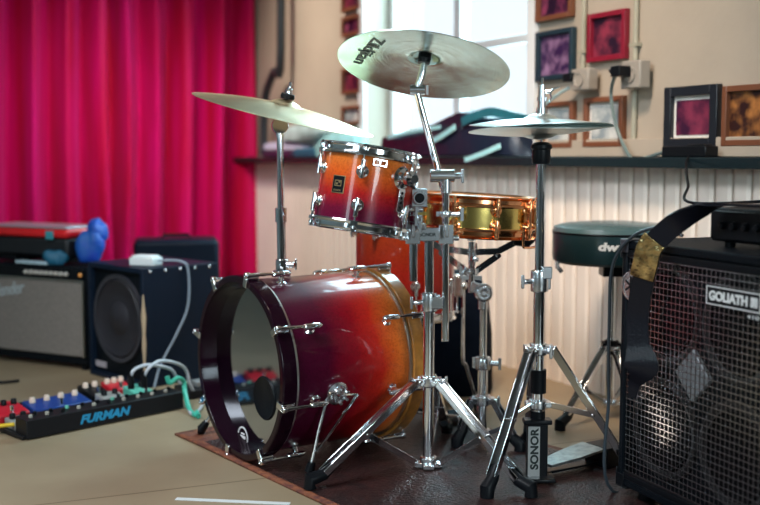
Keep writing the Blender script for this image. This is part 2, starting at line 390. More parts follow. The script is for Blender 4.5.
picture(592, 12, 630, 61, red_fr, a3, 'red framed dark print between the two wall conduits')
picture(545, 102, 577, 148, brown_fr, a4, 'brown framed pale print half hidden behind the hi-hat cymbals', mount=.012)
picture(588, 97, 627, 147, brown_fr, a4, 'brown framed pale print inside the hanging cable loop', mount=.012)
picture(669, 86, 722, 148, black_fr, a6, 'wide black frame with white mounted red photo above the black adaptor', fw=.03, mount=.012)
picture(727, 85, 775, 146, brown_fr, a5, 'brown framed black and gold print at the right edge')
picture(345, -14, 364, 11, brown_fr, a3, 'highest small brown frame in the column left of the window')
picture(345, 16, 364, 36, brown_fr, a1, 'second small brown frame from the top left of the window')
picture(345, 68, 364, 94, brown_fr, a3, 'small brown framed dark print left of the window beneath the ride cymbal edge')
picture(345, 106, 364, 125, brown_fr, a4, 'lowest small frame left of the window with pale print')

conduit_m = pbr('painted_conduit', (.33, .31, .24), .45)
box_m = pbr('beige_outlet_plastic', (.30, .27, .235), .4)
def conduit(px, y_bot, label, boxrect, sockl):
    s_, _ = Wl(px, 50); _, zb_ = Wl(px, y_bot)
    m = M(); m.tube([(s_, -.012, 2.93), (s_, -.012, zb_)], .0095, 10); 
    for z in (1.2, 1.5, 1.9, 2.4): m.box((s_, -.012, z), (.04, .022, .012))
    single('wall_conduit', wpart(m), conduit_m, label, 'conduit', wall_pt(s_, -.012, zb_))
    x0, y0, x1, y1 = boxrect
    s0, z1 = Wl(x0+3, y0, -.04); s1, z0 = Wl(x1-3, y1, -.04)
    t = thing('power_outlet', sockl, 'outlet', wall_pt((s0+s1)/2, -.01, z0))
    m = M(); m.box(((s0+s1)/2, -.045, (z0+z1)/2), (s1-s0, .045, z1-z0)); part('housing', wpart(m), box_m, t, bev=.005)
    m = M(); m.lathe([(.026, 0), (.026, .006), (.022, .006), (.020, .002), (1e-5, .002)], 24, Tz(((s0+s1)/2, -.068, (z0+z1)/2), (0, -1, 0))); part('socket', wpart(m), box_m, t)
    return (s0+s1)/2, (z0+z1)/2
sA = conduit(586, 68, 'conduit pipe rising above the left wall outlet', (574, 70, 597, 90), 'beige wall outlet below the red framed print')
sB = conduit(638, 156, 'conduit pipe running down through the right wall outlet', (624, 62, 649, 88), 'beige wall outlet with a black plug right of the red frame')
# pipe to the left of the window
s_, _ = Wl(280, 20, -.09); WQ = lambda x, y: (Wl(x, y, -.09)[0], -.09, Wl(x, y, -.09)[1]); m = M(); pw = [(s_, -.09, 2.93), WQ(281, 48), WQ(274, 72), WQ(265, 100), (Wl(264, 160, -.09)[0], -.09, .835)]
m.tube(spline(pw, 5), .024, 14); single('drain_pipe', wpart(m), pbr('dark_pipe', (.015, .018, .022), .35), 'black bent pipe on the wall beside the curtain edge', 'pipe', wall_pt(s_, -.09, .83))
# plug and cables
m = M(); m.box((sB[0]-.015, -.095, sB[1]+.01), (.045, .05, .035)); m.tube([(sB[0]-.03, -.1, sB[1]+.01), (sB[0]-.06, -.1, sB[1]+.015)], .009, 8)
single('power_plug', wpart(m), blackp, 'black plug in the right wall outlet', 'plug', wall_pt(sB[0]-.015, -.095, sB[1]-.01), bev=.003)
def wq(px, py, d=-.06): s_, z_ = Wl(px, py, d); return (s_, d, z_)
m = M(); m.tube(spline([wq(623, 68, -.1), wq(615, 76, -.1), wq(611, 92), wq(613, 112), wq(619, 135), wq(628, 154, -.07), wq(634, 161, -.08), wq(645, 158, -.08), wq(664, 152, -.08)]), .006, 8)
single('power_cable', wpart(m), pbr('grey_green_cable', (.12, .17, .17), .3), 'grey cable looping from the right outlet down to the ledge', 'cable', wall_pt(.3, -.06, .85))
m = M(); m.box((sA[0]-.05, -.07, sA[1]+.01), (.05, .03, .03)); single('power_plug', wpart(m), blackp, 'dark plug left of the left wall outlet', 'plug', wall_pt(sA[0]-.05, -.07, sA[1]), bev=.004)
m = M(); m.tube(spline([wq(569, 88), wq(560, 93), wq(548, 102), wq(538, 112), wq(532, 118)]), .006, 8)
single('power_cable', wpart(m), pbr('pale_blue_cable', (.35, .5, .52), .35), 'pale blue cable running left from the left wall outlet', 'cable', wall_pt(-.05, -.06, .95))
p0 = wq(664, 158, -.09); p1 = wq(708, 158, -.09)
m = M(); m.box(((p0[0]+p1[0])/2, -.075, .829+.017), (p1[0]-p0[0], .055, .034)); m.box((p1[0]-.05, -.075, .829+.036), (.07, .04, .008))
single('power_adaptor', wpart(m), blackp, 'black adaptor block on the ledge below the black frame', 'adaptor', wall_pt(p0[0]+.05, -.09, .83), bev=.005)

# things on the ledge / sill
bag_m = pbr('navy_nylon', (.004, .014, .034), .35, noise=.6, nscale=6, col2=(.020, .010, .028), bump=.5, bscale=14)
cyan_m = pbr('pale_cyan_webbing', (.45, .85, .90), .3); teal_m = pbr('teal_cloth', (.02, .20, .26), .4, noise=.5, nscale=8)
t = thing('gig_bag', 'dark navy gig bag slumped on the window sill behind the hi-hat', 'bag', wall_pt(-.6, .0, .83))
def blob(m, cx, cy, cz, rx, ry, rz, seed, amp=.12, n=28, k=14, flat=True):
    rnd = random.Random(seed); ph = [rnd.uniform(0, 6) for _ in range(5)]
    vs = []
    for i in range(k+1):
        a = math.pi*i/k
        for j in range(n):
            b = 2*math.pi*j/n; d = V((math.sin(a)*math.cos(b), math.sin(a)*math.sin(b), math.cos(a)))
            q = 1+amp*(math.sin(3*d.x+ph[0]+2*d.z)+math.sin(5*d.y+ph[1])+.6*math.sin(8*d.x+ph[2]))
            z = cz+rz*d.z*q; vs.append((cx+rx*d.x*q, cy+ry*d.y*q, max(z, cz-rz*.8) if flat else z))
    fs = [(i*n+j, i*n+(j+1) % n, (i+1)*n+(j+1) % n, (i+1)*n+j) for i in range(k) for j in range(n)]
    return m.add(vs, fs)
# outline traced in pixels on the plane of the sill, then given real depth
def outline_solid(px, d0, d1, shrink=.85):
    m = M(); pts = [Wl(x, y, (d0+d1)/2) for x, y in px]; cx = sum(p[0] for p in pts)/len(pts); cz = sum(p[1] for p in pts)/len(pts); n = len(pts)
    lay = [(d0, shrink), (d0+.3*(d1-d0), 1.), (d0+.7*(d1-d0), 1.), (d1, shrink)]
    vs = [(cx+(p[0]-cx)*k, d, max(.832, cz+(p[1]-cz)*k)) for d, k in lay for p in pts]
    fs = [(i*n+j, i*n+(j+1) % n, (i+1)*n+(j+1) % n, (i+1)*n+j) for i in range(3) for j in range(n)]
    fs += [tuple(range(n-1, -1, -1)), tuple(3*n+j for j in range(n))]
    m.add(vs, fs); return m
m = outline_solid([(386, 160), (388, 140), (400, 136), (425, 131), (448, 124), (464, 116), (478, 110), (492, 111), (505, 116), (525, 118), (534, 124), (535, 160)], -.10, .07)
part('bag_body', wpart(m), bag_m, t, smooth=60)
def wstrap(pts, wd, mat, par, name, d=-.115):
    m = M(); q = [V((*[Wl(x, y, d)[0]], d, Wl(x, y, d)[1])) for x, y in pts]; m.strap(spline(q, 6), wd, .006, (0.1, 0, 1)); part(name, wpart(m), mat, par)
wstrap([(432, 141), (442, 136), (455, 127)], .022, cyan_m, t, 'strap'); wstrap([(465, 160), (482, 154), (500, 146)], .02, cyan_m, t, 'strap')
wstrap([(462, 122), (475, 116), (492, 112), (515, 117), (528, 120)], .035, teal_m, t, 'strap')
wstrap([(388, 138), (410, 132), (440, 127)], .015, cyan_m, t, 'strap')
def ledge_box(x0, y0, x1, y1, mat, name, label, cat, d0=-.11, d1=-.01, bev=.008):
    s0 = Wl(x0, y0, d0)[0]; s1, z1 = Wl(x1, y0, d0)[0], Wl((x0+x1)/2, y0, d0)[1]
    z0 = .830
    m = M(); m.box(((s0+s1)/2, (d0+d1)/2, (z0+z1)/2), (s1-s0, d1-d0, z1-z0)); 
    m.box(((s0+s1)/2, (d0+d1)/2, z1+.003), ((s1-s0)*.94, (d1-d0)*.9, .012))
    return single(name, wpart(m), mat, label, cat, wall_pt((s0+s1)/2, -.06, z0), bev=bev)
ledge_box(262, 152, 291, 160, pbr('purple_box', (.05, .012, .05), .5), 'storage_box', 'dark purple box at the left end of the ledge beside the curtain', 'box')
ledge_box(293, 150, 314, 160, pbr('blue_box', (.01, .09, .16), .5), 'storage_box', 'teal blue box on the ledge right of the cymbal arm', 'box')
m = outline_solid([(262, 150), (270, 143), (290, 141), (312, 145), (314, 150)], -.1, -.02); single('paper_stack', wpart(m), pbr('pale_lilac_paper', (.6, .62, .8), .5), 'pale lilac stack of papers lying on the ledge boxes', 'papers', wall_pt(-2.6, -.06, .9))
m = outline_solid([(318, 160), (319, 142), (328, 134), (345, 131), (362, 136), (366, 160)], -.1, -.01); single('cloth_heap', wpart(m), pbr('aqua_cloth', (.35, .70, .74), .5, noise=.5, nscale=9, bump=.4, bscale=10), 'aqua cloth heap on the ledge behind the rack tom', 'cloth', wall_pt(-1.8, -.06, .83), smooth=70)
m = outline_solid([(286, 141), (290, 128), (306, 122), (324, 124), (330, 132), (322, 140), (316, 143)], -.12, -.03); single('cloth_heap', wpart(m), pbr('pale_teal_cloth', (.45, .62, .64), .5, noise=.5, nscale=9, bump=.4, bscale=10), 'pale teal crumpled cloth on the papers under the crash cymbal', 'cloth', wall_pt(-2.4, -.07, .9), smooth=70)

# ------------------------------------------------------------------ rug
rug_m = pbr('dark_red_rug', (.040, .013, .012), .42, noise=.7, nscale=26, col2=(.010, .006, .007), bump=.6, bscale=120, spec=.5)
rug_b = pbr('rug_border', (.26, .085, .035), .6, noise=.6, nscale=55, col2=(.08, .02, .02), bump=.5, bscale=120)
a = V((.60, -.80, 0)); b_ = V((.80, .60, 0)); c0 = V((-.615, 3.1, 0))
def bumpz(u, v): return .006+.0015*math.sin(9*u)+.0015*math.sin(13*v+u*4)
m = M(); nu, nv = 60, 36; LU, LV = 1.75, .80
vs = [c0+a*(LU*i/nu)+b_*(LV*j/nv)+V((0, 0, bumpz(LU*i/nu, LV*j/nv))) for i in range(nu+1) for j in range(nv+1)]
m.v = vs
for i in range(nu):
    for j in range(nv):
        m.f.append([i*(nv+1)+j, (i+1)*(nv+1)+j, (i+1)*(nv+1)+j+1, i*(nv+1)+j+1]); m.mi.append(1 if (i < 5 or j < 1 or j >= nv-1) else 0)
o = single('rug', m, [rug_m, rug_b], 'dark red brown rug spread under the drum kit', 'rug', c0+a*.9+b_*.4, smooth=180)
sm = o.modifiers.new('thick', 'SOLIDIFY'); sm.thickness = .006; sm.offset = -1
m = M(); q0, q1 = F(176, 499), F(290, 504); m.strap([q0+V((0, 0, .001)), q1+V((0, 0, .001))], .018, .001, (q1-q0).cross(V((0, 0, 1))))  # flat pale strip stands in for a streak of window light
single('floor_light_streak', m, pbr('pale_light_streak', (.75, .80, .80), .3), 'pale strip imitating a streak of light on the floor at the bottom edge', 'light streak', q0)
RZ = .009

# ------------------------------------------------------------------ drums
def circ(prof_r, z0, z1, th=.006): return [(prof_r, z0), (prof_r, z1), (prof_r-th, z1), (prof_r-th, z0)]
def metal_hoop(r, z, up=1):
    # flanged triple hoop
    h = .026*up
    return [(r-.004, z), (r+.007, z), (r+.008, z+h*.12), (r+.006, z+h*.3), (r+.001, z+h*.36), (r+.0005, z+h*.75), (r+.003, z+h*.9), (r+.008, z+h), (r+.005, z+h*1.1), (r-.002, z+h*.92), (r-.002, z+h*.4)]
def lug_mesh(r, zc, zr, up, mat_out):
    """round lug seat on the shell with a swivel nut, local, at angle 0"""
    m = M(); T = Tz((r, 0, zc), (1, 0, 0)); m.lathe([(.016, -.002), (.016, .004), (.010, .007), (.008, .014), (1e-5, .015)], 20, T)
    m.box((r+.012, 0, zc+up*.006), (.009, .011, .034)); m.cyl((r+.014, 0, zc-up*.018), (r+.014, 0, zc+up*.03), .0062, 12)
    return m
def rod_mesh(r, z0, z1, up):
    m = M(); m.cyl((r+.014, 0, z0), (r+.014, 0, z1), .0032, 8); m.box((r+.014, 0, z1+up*.004), (.007, .007, .009)); m.cyl((r+.014, 0, z1-up*.006), (r+.014, 0, z1), .0065, 12)
    m.box((r+.010, 0, z1-up*.014), (.017, .018, .008)); return m
def tom(root, Rr, L, shell_m, hoop_m, lug_m, nlug, phase=0., wires=False):
    part('shell', M().lathe(circ(Rr, .0, L, .007), 72, loop=True), shell_m, root, world=False)
    part('batter_head', M().lathe([(1e-5, L+.006), (Rr-.004, L+.006), (Rr+.002, L+.002), (Rr+.002, L-.012), (Rr, L-.012)], 72), white_skin, root, world=False)
    part('resonant_head', M().lathe([(1e-5, -.005), (Rr-.004, -.005), (Rr+.002, -.002), (Rr+.002, .012)], 72), white_skin, root, world=False)
    part('hoop', M().lathe(metal_hoop(Rr+.004, L-.014, 1), 72, loop=True), hoop_m, root, world=False)
    part('hoop', M().lathe(metal_hoop(Rr+.004, .014, -1), 72, loop=True), hoop_m, root, world=False)
    for up in (1, -1):
        zc = L*.5+up*max(L*.22, .022); zt = (L-.014+.02) if up == 1 else (.014-.02)
        l0 = None
        for i in range(nlug):
            Mr = Matrix.Rotation(phase+2*math.pi*i/nlug, 4, 'Z')
            if l0 is None:
                l0 = part('lug', lug_mesh(Rr, zc, zt, up, lug_m), lug_m, root, world=False, bev=.0015); l0.matrix_local = Mr
                part('tension_rod', rod_mesh(Rr, zc, zt, up), lug_m, l0, world=False)
            else: copy_obj(l0, root, Mr)
def label_T(Rr, ang, z): # on a shell surface, x along circumference, y along axis
    n = V((math.cos(ang), math.sin(ang), 0)); return Matrix.Translation(n*Rr+V((0, 0, z))) @ Tz((0, 0, 0), n, V((-math.sin(ang), math.cos(ang), 0)))

# bass drum: local z runs from the front hoop to the back hoop
bx = V((.821, .571, 0)).normalized(); Rb = .237; Lb = .455; bc = V((-.387, 2.82, .252+RZ))
BT = Tz(bc, bx, V((0, 0, 1)))     # local x up, local y = z cross x
bass = thing('bass_drum', 'large bass drum fading from burgundy to amber, lying on its side on the rug', 'drum', T=BT)
burg = (.030, .002, .010)
bass_m = lacquer('burgundy_to_amber_lacquer', [(.0, (.030, .001, .014)), (.32, (.06, .001, .014)), (.52, (.22, .003, .009)), (.68, (.46, .016, .008)), (.82, (.66, .13, .018)), (1., (.80, .36, .10))], Lb)
part('shell', M().lathe(circ(Rb, .043, Lb-.03, .008), 96, loop=True), bass_m, bass, world=False)
hoopf_m = pbr('dark_burgundy_hoop', (.008, .001, .005), .2, coat=.2, spec=.15); hoopb_m = pbr('amber_hoop', (.62, .25, .045), .3, coat=1., noise=.4, nscale=40)
part('hoop', M().lathe([(Rb-.004, .0), (Rb+.013, .0), (Rb+.015, .003), (Rb+.015, .042), (Rb+.001, .042), (Rb+.001, .050), (Rb-.010, .052)], 96, loop=True), hoopf_m, bass, world=False, bev=.002, label='dark burgundy front hoop')
part('hoop', M().lathe([(Rb+.003, Lb-.042), (Rb+.015, Lb-.042), (Rb+.015, Lb), (Rb+.003, Lb)], 96, loop=True), hoopb_m, bass, world=False, bev=.002, label='amber back hoop')
for z in (.044, Lb-.052): part('flesh_ring', M().lathe([(Rb, z), (Rb+.007, z), (Rb+.007, z+.008), (Rb, z+.008)], 96, loop=True), dull, bass, world=False, bev=.001)
mir = pbr('mirror_drum_film', (.50, .54, .60), .06, 1., bump=.02, bscale=3)
head = M().lathe([(1e-5, .050), (Rb-.0085, .050), (Rb-.0085, .053), (1e-5, .053)], 96)
hd = part('resonant_head', head, mir, bass, world=False, smooth=60, label='glossy reflective front skin')
# microphone port: open dark hole ring, and a round sticker
m = M(); pc = Matrix.Translation(V((-.005, .075, .0335))); 
up_l = V((1, 0, 0))
def head_at(px, py):
    p = V((0, 0, H)); r = ray(px, py); Ti = BT.inverted(); a_ = Ti @ p; d_ = (Ti.to_3x3() @ r); k_ = (.050-a_.z)/d_.z; return a_+d_*k_
pp = head_at(265, 398)
m.lathe([(1e-5, 0), (.052, 0), (.057, -.003), (.060, 0), (.060, .0015)], 40, Matrix.Translation(V((pp.x, pp.y, .0485)))); part('port', m, rubber, bass, world=False, label='round black port hole')
pp = head_at(243, 437)
m = M(); m.lathe([(.030, 0), (.030, -.0008), (.026, -.0008), (.026, 0)], 32, Matrix.Translation(V((pp.x, pp.y, .0495))), loop=True); m.box((pp.x, pp.y, .0495), (.008, .03, .001)); m.box((pp.x+.01, pp.y, .0495), (.004, .02, .001)); m.box((pp.x-.01, pp.y, .0495), (.004, .02, .001))
part('maker_sticker', m, white, bass, world=False, label='round white maker emblem')
part('batter_head', M().lathe([(1e-5, Lb-.036), (Rb-.01, Lb-.036), (Rb, Lb-.03), (Rb+.002, Lb-.045)], 96), white_skin, bass, world=False)
# claws + rods + cigar lugs
def claw(r, front):
    s = 1 if front else -1; z0 = 0 if front else Lb
    m = M(); m.box((r+.008, 0, z0-s*.003), (.026, .018, .006)); m.box((r+.020, 0, z0+s*.014), (.007, .018, .036)); m.lathe([(.009, 0), (.009, .012), (.005, .014), (.005, .004), (1e-5, .004)], 16, Tz((r+.028, 0, z0+s*.006), (0, 0, -s)))
    return m
def claw_rod(r, front):
    s = 1 if front else -1; z0 = 0 if front else Lb
    m = M(); m.tube([(r+.028, 0, z0+s*.004), (r+.028, 0, z0+s*.030), (r+.028, 0, z0+s*.085)], [.0065, .0055, .0035], 10); return m
def bass_lug(r, front):
    s = 1 if front else -1; z0 = 0 if front else Lb; zc = z0+s*.105
    m = M(); m.tube([(r+.024, 0, zc-s*.03), (r+.026, 0, zc-s*.024), (r+.026, 0, zc+s*.018), (r+.024, 0, zc+s*.026)], [.005, .0075, .0075, .004], 14)
    m.lathe([(.014, -.004), (.014, .003), (.008, .006), (.007, .020), (1e-5, .02)], 18, Tz((r, 0, zc), (1, 0, 0))); return m
for front in (True, False):
    c0_ = None
    for i in range(8):
        Mr = Matrix.Rotation(R(14+45*i), 4, 'Z')
        if c0_ is None:
            c0_ = part('claw', claw(Rb, front), chrome, bass, world=False, bev=.0015); c0_.matrix_local = Mr; part('tension_rod', claw_rod(Rb, front), chrome, c0_, world=False)
            g0 = part('lug', bass_lug(Rb, front), chrome, bass, world=False); g0.matrix_local = Mr
        else: copy_obj(c0_, bass, Mr); copy_obj(g0, bass, Mr)
# spurs
def spur(px, py, Y, foot, side):
    Ti = BT.inverted(); o_ = Ti @ V((0, 0, H)); d_ = Ti.to_3x3() @ ray(px, py)
    qa = d_.x**2+d_.y**2; qb = 2*(o_.x*d_.x+o_.y*d_.y); qc = o_.x**2+o_.y**2-Rb**2
    lp = o_+d_*((-qb-math.sqrt(max(0, qb*qb-4*qa*qc)))/(2*qa)); ang = math.atan2(lp.y, lp.x); n = V((math.cos(ang), math.sin(ang), 0)); base = n*Rb+V((0, 0, lp.z))
    m = M(); m.lathe([(.032, -.003), (.032, .004), (.026, .010), (.022, .010), (.020, .018), (.012, .022), (1e-5, .022)], 28, Tz(base, n))
    for i in range(6):
        aa = i*math.pi/3; T_ = Tz(base, n); m.cyl(T_ @ V((.02*math.cos(aa), .02*math.sin(aa), .008)), T_ @ V((.02*math.cos(aa), .02*math.sin(aa), .026)), .005, 8)
    b = part('spur_bracket', m, chrome2, bass, world=False)
    wb = BT @ (base+n*.024); m = M(); foot = V(foot); d = (foot-wb); hz = bx*.045
    a0 = wb-hz; m.tube(spline([wb-hz*.2+V((0, 0, .004)), a0, a0+(foot-a0)*.93], 5), .0048, 10)
    a1_ = wb+hz*1.1; low = foot+(a0-foot)*.30
    m.tube([wb+hz*.2+V((0, 0, .004)), a1_, low+V((.006, -.004, 0))], .0042, 10); part('spur_leg', m, chrome, b)
    m = M(); m.tube([a0+(foot-a0)*.84, a0+(foot-a0)*.97, foot+V((0, 0, .012))], [.010, .014, .012], 12); part('rubber_foot', m, rubber, b)
spur(337, 393, 2.84, F(309, 474, RZ), 1)
mirror_foot = F(198, 434, RZ)
lp = BT.inverted() @ (bc+bx*.10)
m = M(); n_ = V((-.35, 1, 0)).normalized()
if (BT.to_3x3() @ n_).y < 0: n_ = V((-.35, -1, 0)).normalized()
base = n_*Rb+V((0, 0, .13)); m.lathe([(.030, -.003), (.030, .006), (.018, .02), (1e-5, .022)], 24, Tz(base, n_)); sb_ = part('spur_bracket', m, chrome2, bass, world=False)
wb = BT @ (base+n_*.02); m = M(); m.tube([wb, wb+(mirror_foot-wb)*.9], .006, 10); part('spur_leg', m, chrome, sb_)
m = M(); m.tube([wb+(mirror_foot-wb)*.78, wb+(mirror_foot-wb)*.93, mirror_foot+V((0, 0, .012))], [.010, .015, .013], 12); part('rubber_foot', m, rubber, sb_)

# rack tom
tc_ = P(365, 191, 2.70); ax = V((.155, .075, 1)).normalized(); Lt = .188; Rt = .119
TT = Tz(tc_-ax*Lt/2, ax, V((1, 0, 0)))
tomr = thing('rack_tom', 'small rack tom fading from amber to burgundy, tilted, with black maker badge', 'drum', T=TT)
tom_m = lacquer('amber_to_burgundy_lacquer', [(.0, (.06, .001, .022)), (.22, (.13, .003, .024)), (.45, (.36, .012, .010)), (.7, (.56, .09, .010)), (1., (.66, .19, .03))], Lt)
tom(tomr, Rt, Lt, tom_m, chrome, chrome, 6, phase=R(-95))
def ang_at(Tm, px, py, Y):  # angle round a drum axis of the shell point seen at a pixel
    q = Tm.inverted() @ P(px, py, Y); return math.atan2(q.y, q.x), q.z
an, zz = ang_at(TT, 338, 184, 2.60)
T_ = TT @ label_T(Rt+.0005, an, zz)
def curved_plate(Rr, a0, z0, w_, h_, th=.001):
    m = M(); n = 8; vs = []
    for i in range(n+1):
        a_ = a0+(i/n-.5)*w_/Rr
        for z in (z0-h_/2, z0+h_/2):
            for r_ in (Rr, Rr+th): vs.append((r_*math.cos(a_), r_*math.sin(a_), z))
    for i in range(n):
        k = i*4; m.f += [[k+1, k+5, k+7, k+3], [k, k+4, k+5, k+1], [k+2, k+3, k+7, k+6]]; m.mi += [0]*3
    m.f += [[0, 1, 3, 2], [n*4, n*4+2, n*4+3, n*4+1]]; m.mi += [0, 0]
    m.v = [V(q) for q in vs]; return m
gold_m = pbr('gold_badge_trim', (.75, .55, .28), .3, 1.)
bd = part('badge', curved_plate(Rt, an, zz, .036, .044), gold_m, tomr, world=False)
part('badge_field', curved_plate(Rt+.001, an, zz, .032, .040), blackp, bd, world=False)
m = M(); Tl = TT @ label_T(Rt+.0022, an, zz)
for a_, b2, c_, d_ in ((0, .004, .020, .0022), (0, -.009, .020, .0022), (-.009, -.003, .0022, .014), (.009, -.003, .0022, .014)): m.box((a_, b2+.005, 0), (c_, d_, .0006))
m.cyl((-.003, .001, 0), (-.003, .001, .0008), .003, 12); m.cyl((.004, .006, 0), (.004, .006, .0008), .003, 12)
for i in range(len(m.v)): m.v[i] = Tl @ m.v[i]
part('badge_emblem', m, gold_m, bd)
text('badge_lettering', 'SONOR', TT @ label_T(Rt+.0022, an, zz-.015), .022, .0045, gold_m, bd, depth=.0005, bold=.02)
# tom suspension bracket on right side
an2, zz2 = ang_at(TT, 399, 178, 2.62); n2 = V((math.cos(an2), math.sin(an2), 0)); tg = V((-math.sin(an2), math.cos(an2), 0))
m = M(); T2 = Tz(n2*(Rt-.002)+V((0, 0, zz2)), n2, tg); m.lathe([(.029, 0), (.029, .010), (.024, .016), (.014, .018), (.014, .030), (.020, .032), (.020, .044), (1e-5, .046)], 32, T2); part('mount_rosette', m, chrome, tomr, world=False)
m = M(); 
Tb = Tz(n2*(Rt+.014)+V((0, 0, zz2-.055)), n2, tg); m.box((0, 0, 0), (.019, .058, .003)); m.m = 1
for k in (-.018, -.006, .006, .018): m.cyl((0, k, .001), (0, k, .0022), .004, 12)
for i in range(len(m.v)): m.v[i] = Tb @ m.v[i]
part('mount_plate', m, [chrome, rubber], tomr, world=False, bev=.0008)
an3, zz3 = ang_at(TT, 380, 165, 2.58); n3 = V((math.cos(an3), math.sin(an3), 0)); tg3 = V((-math.sin(an3), math.cos(an3), 0))
m = M(); T3 = Tz(n3*(Rt+.008)+V((0, 0, zz3+.005)), n3, tg3)
m.box((0, .007, 0), (.034, .004, .004)); m.box((0, -.007, 0), (.034, .004, .004)); m.box((-.016, 0, 0), (.004, .018, .004)); m.box((.016, 0, 0), (.004, .018, .004)); m.box((0, 0, 0), (.004, .018, .004))
for i in range(len(m.v)): m.v[i] = T3 @ m.v[i]
part('mount_bar', m, chrome2, tomr, world=False, bev=.001)

# floor tom
FT = Matrix.Translation(P(405, 312, 3.42)); Lf = .37
ftom = thing('floor_tom', 'orange floor tom with chrome legs standing behind the bass drum', 'drum', T=FT)
ft_m = lacquer('orange_to_red_lacquer', [(.0, (.20, .005, .006)), (.4, (.36, .016, .008)), (1., (.52, .09, .015))], Lf)
tom(ftom, .160, Lf, ft_m, chrome, chrome, 8, phase=R(10))
for i, a_ in enumerate((R(-8), R(112), R(232))):
    n4 = V((math.cos(a_), math.sin(a_), 0)); zf = RZ-FT.translation.z if i else -FT.translation.z+.004
    m = M(); m.box(n4*.172+V((0, 0, .09)), (.03, .03, .07), Matrix.Rotation(a_, 4, 'Z')); m.ball(n4*.19+V((0, 0, .09)), .014); bk_ = part('leg_bracket', m, chrome, ftom, world=False, bev=.003)
    m = M(); m.tube(spline([n4*.19+V((0, 0, .16)), n4*.19+V((0, 0, -.14)), n4*.20+V((0, 0, -.17)), n4*.235+V((0, 0, zf+.035))], 5), .0055, 10); part('leg', m, chrome, ftom, world=False)
    m = M(); m.tube([n4*.228+V((0, 0, zf+.05)), n4*.238+V((0, 0, zf+.02)), n4*.24+V((0, 0, zf))], [.011, .014, .013], 12); part('rubber_foot', m, rubber, ftom, world=False)

# snare drum
sx = V((.055, -.0, 1)).normalized(); scn = P(470, 230, 2.95); ST = Tz(scn+sx*.002, sx, V((1, 0, 0))); Ls = .084
snare = thing('snare_drum', 'brass snare drum with copper hoops resting on a stand behind the hi-hat', 'drum', T=ST)
tom(snare, .172, Ls, brass, copper, copper, 10, phase=R(-73))
a5_ = R(-35); n5 = V((math.cos(a5_), math.sin(a5_), 0)); m = M()
m.box(n5*.185+V((0, 0, .06)), (.022, .042, .06), Matrix.Rotation(a5_, 4, 'Z')); m.box(n5*.20+V((0, 0, .075)), (.012, .03, .02), Matrix.Rotation(a5_, 4, 'Z')); m.cyl(n5*.198+V((0, 0, .03)), n5*.198+V((0, 0, .095)), .006); part('snare_strainer', m, copper, snare, world=False, bev=.003)
tg5 = V((-math.sin(a5_), math.cos(a5_), 0)); m = M(); q = n5*.19+V((0, 0, -.0)); m.tube(spline([q-tg5*.045+V((0, 0, .01)), q-tg5*.043+V((0, 0, -.025)), q-tg5*.03+V((0, 0, -.033)), q+tg5*.03+V((0, 0, -.033)), q+tg5*.043+V((0, 0, -.025)), q+tg5*.045+V((0, 0, .01))], 5), .0035, 8)
part('strainer_guard', m, copper, snare, world=False)

# ------------------------------------------------------------------ cymbals
def cym_prof(Rc, bell_r, bell_h, bow):
    top = []; n = 16
    for i in range(7):
        t_ = i/6; top.append((max(.006, bell_r*t_), bow+bell_h*math.cos(t_*math.pi/2)**.8 if t_ < 1 else bow))
    for i in range(1, n+1):
        t_ = i/n; r_ = bell_r+(Rc-bell_r)*t_; top.append((r_, bow*(1-t_**1.6)))
    th = .0014
    return top+[(r_, z-th) for r_, z in reversed(top)]
def cymbal(root_T, Rc, mat, label, bell_r=.05, bell_h=.022, bow=.018, name='cymbal'):
    t = thing(name, label, 'cymbal', T=root_T)
    part('cymbal_disc', M().lathe(cym_prof(Rc, bell_r, bell_h, bow), 96, loop=True), mat, t, world=False, smooth=50)
    return t
# ride: seen from below, near edge up
rc = P(424, 62, 2.74); zr = V((.145, .30, 1)).normalized()
RT = Tz(rc-zr*.012, zr, V((1, 0, 0)))
ride = cymbal(RT, .222, cymw, 'large silver cymbal seen from below on the middle stand', bell_r=.042, bell_h=.022, bow=.022, name='ride_cymbal')
q = None
def plane_hit(Tm, px, py, z=0):
    Ti = Tm.inverted(); a_ = Ti @ V((0, 0, H)); d_ = Ti.to_3x3() @ ray(px, py); return a_+d_*((z-a_.z)/d_.z)
h0, h1 = plane_hit(RT, 380, 36, .008), plane_hit(RT, 356, 64, .008); hc = (h0+h1)/2; hd_ = (h1-h0); hd_.z = 0
tx_ = text('cymbal_lettering', 'Zildjian', RT @ Tz((hc.x, hc.y, 0), (0, 0, -1), hd_), hd_.length*.9, .048, ink, ride, depth=.0004, shear=.3, bold=.015, label='dark maker name in script')
for q in tx_.data.vertices:
    r_ = math.hypot(q.co.x, q.co.y); q.co.z = .022*(1-max(0, (r_-.042)/(.222-.042))**1.6)-.0014-.0012+q.co.z*.5
m = M(); Tf = RT; 
part('felt_washer', M().lathe([(.005, .0), (.017, .0), (.017, .014), (.005, .014)], 24, Matrix.Translation(V((0, 0, .019))), loop=True), rubber, ride, world=False)
part('wing_nut', M().lathe([(.005, 0), (.012, 0), (.010, .02), (.005, .022)], 16, Matrix.Translation(V((0, 0, .048))), loop=True).box((0, 0, .062), (.045, .006, .014)), chrome, ride, world=False, bev=.002)
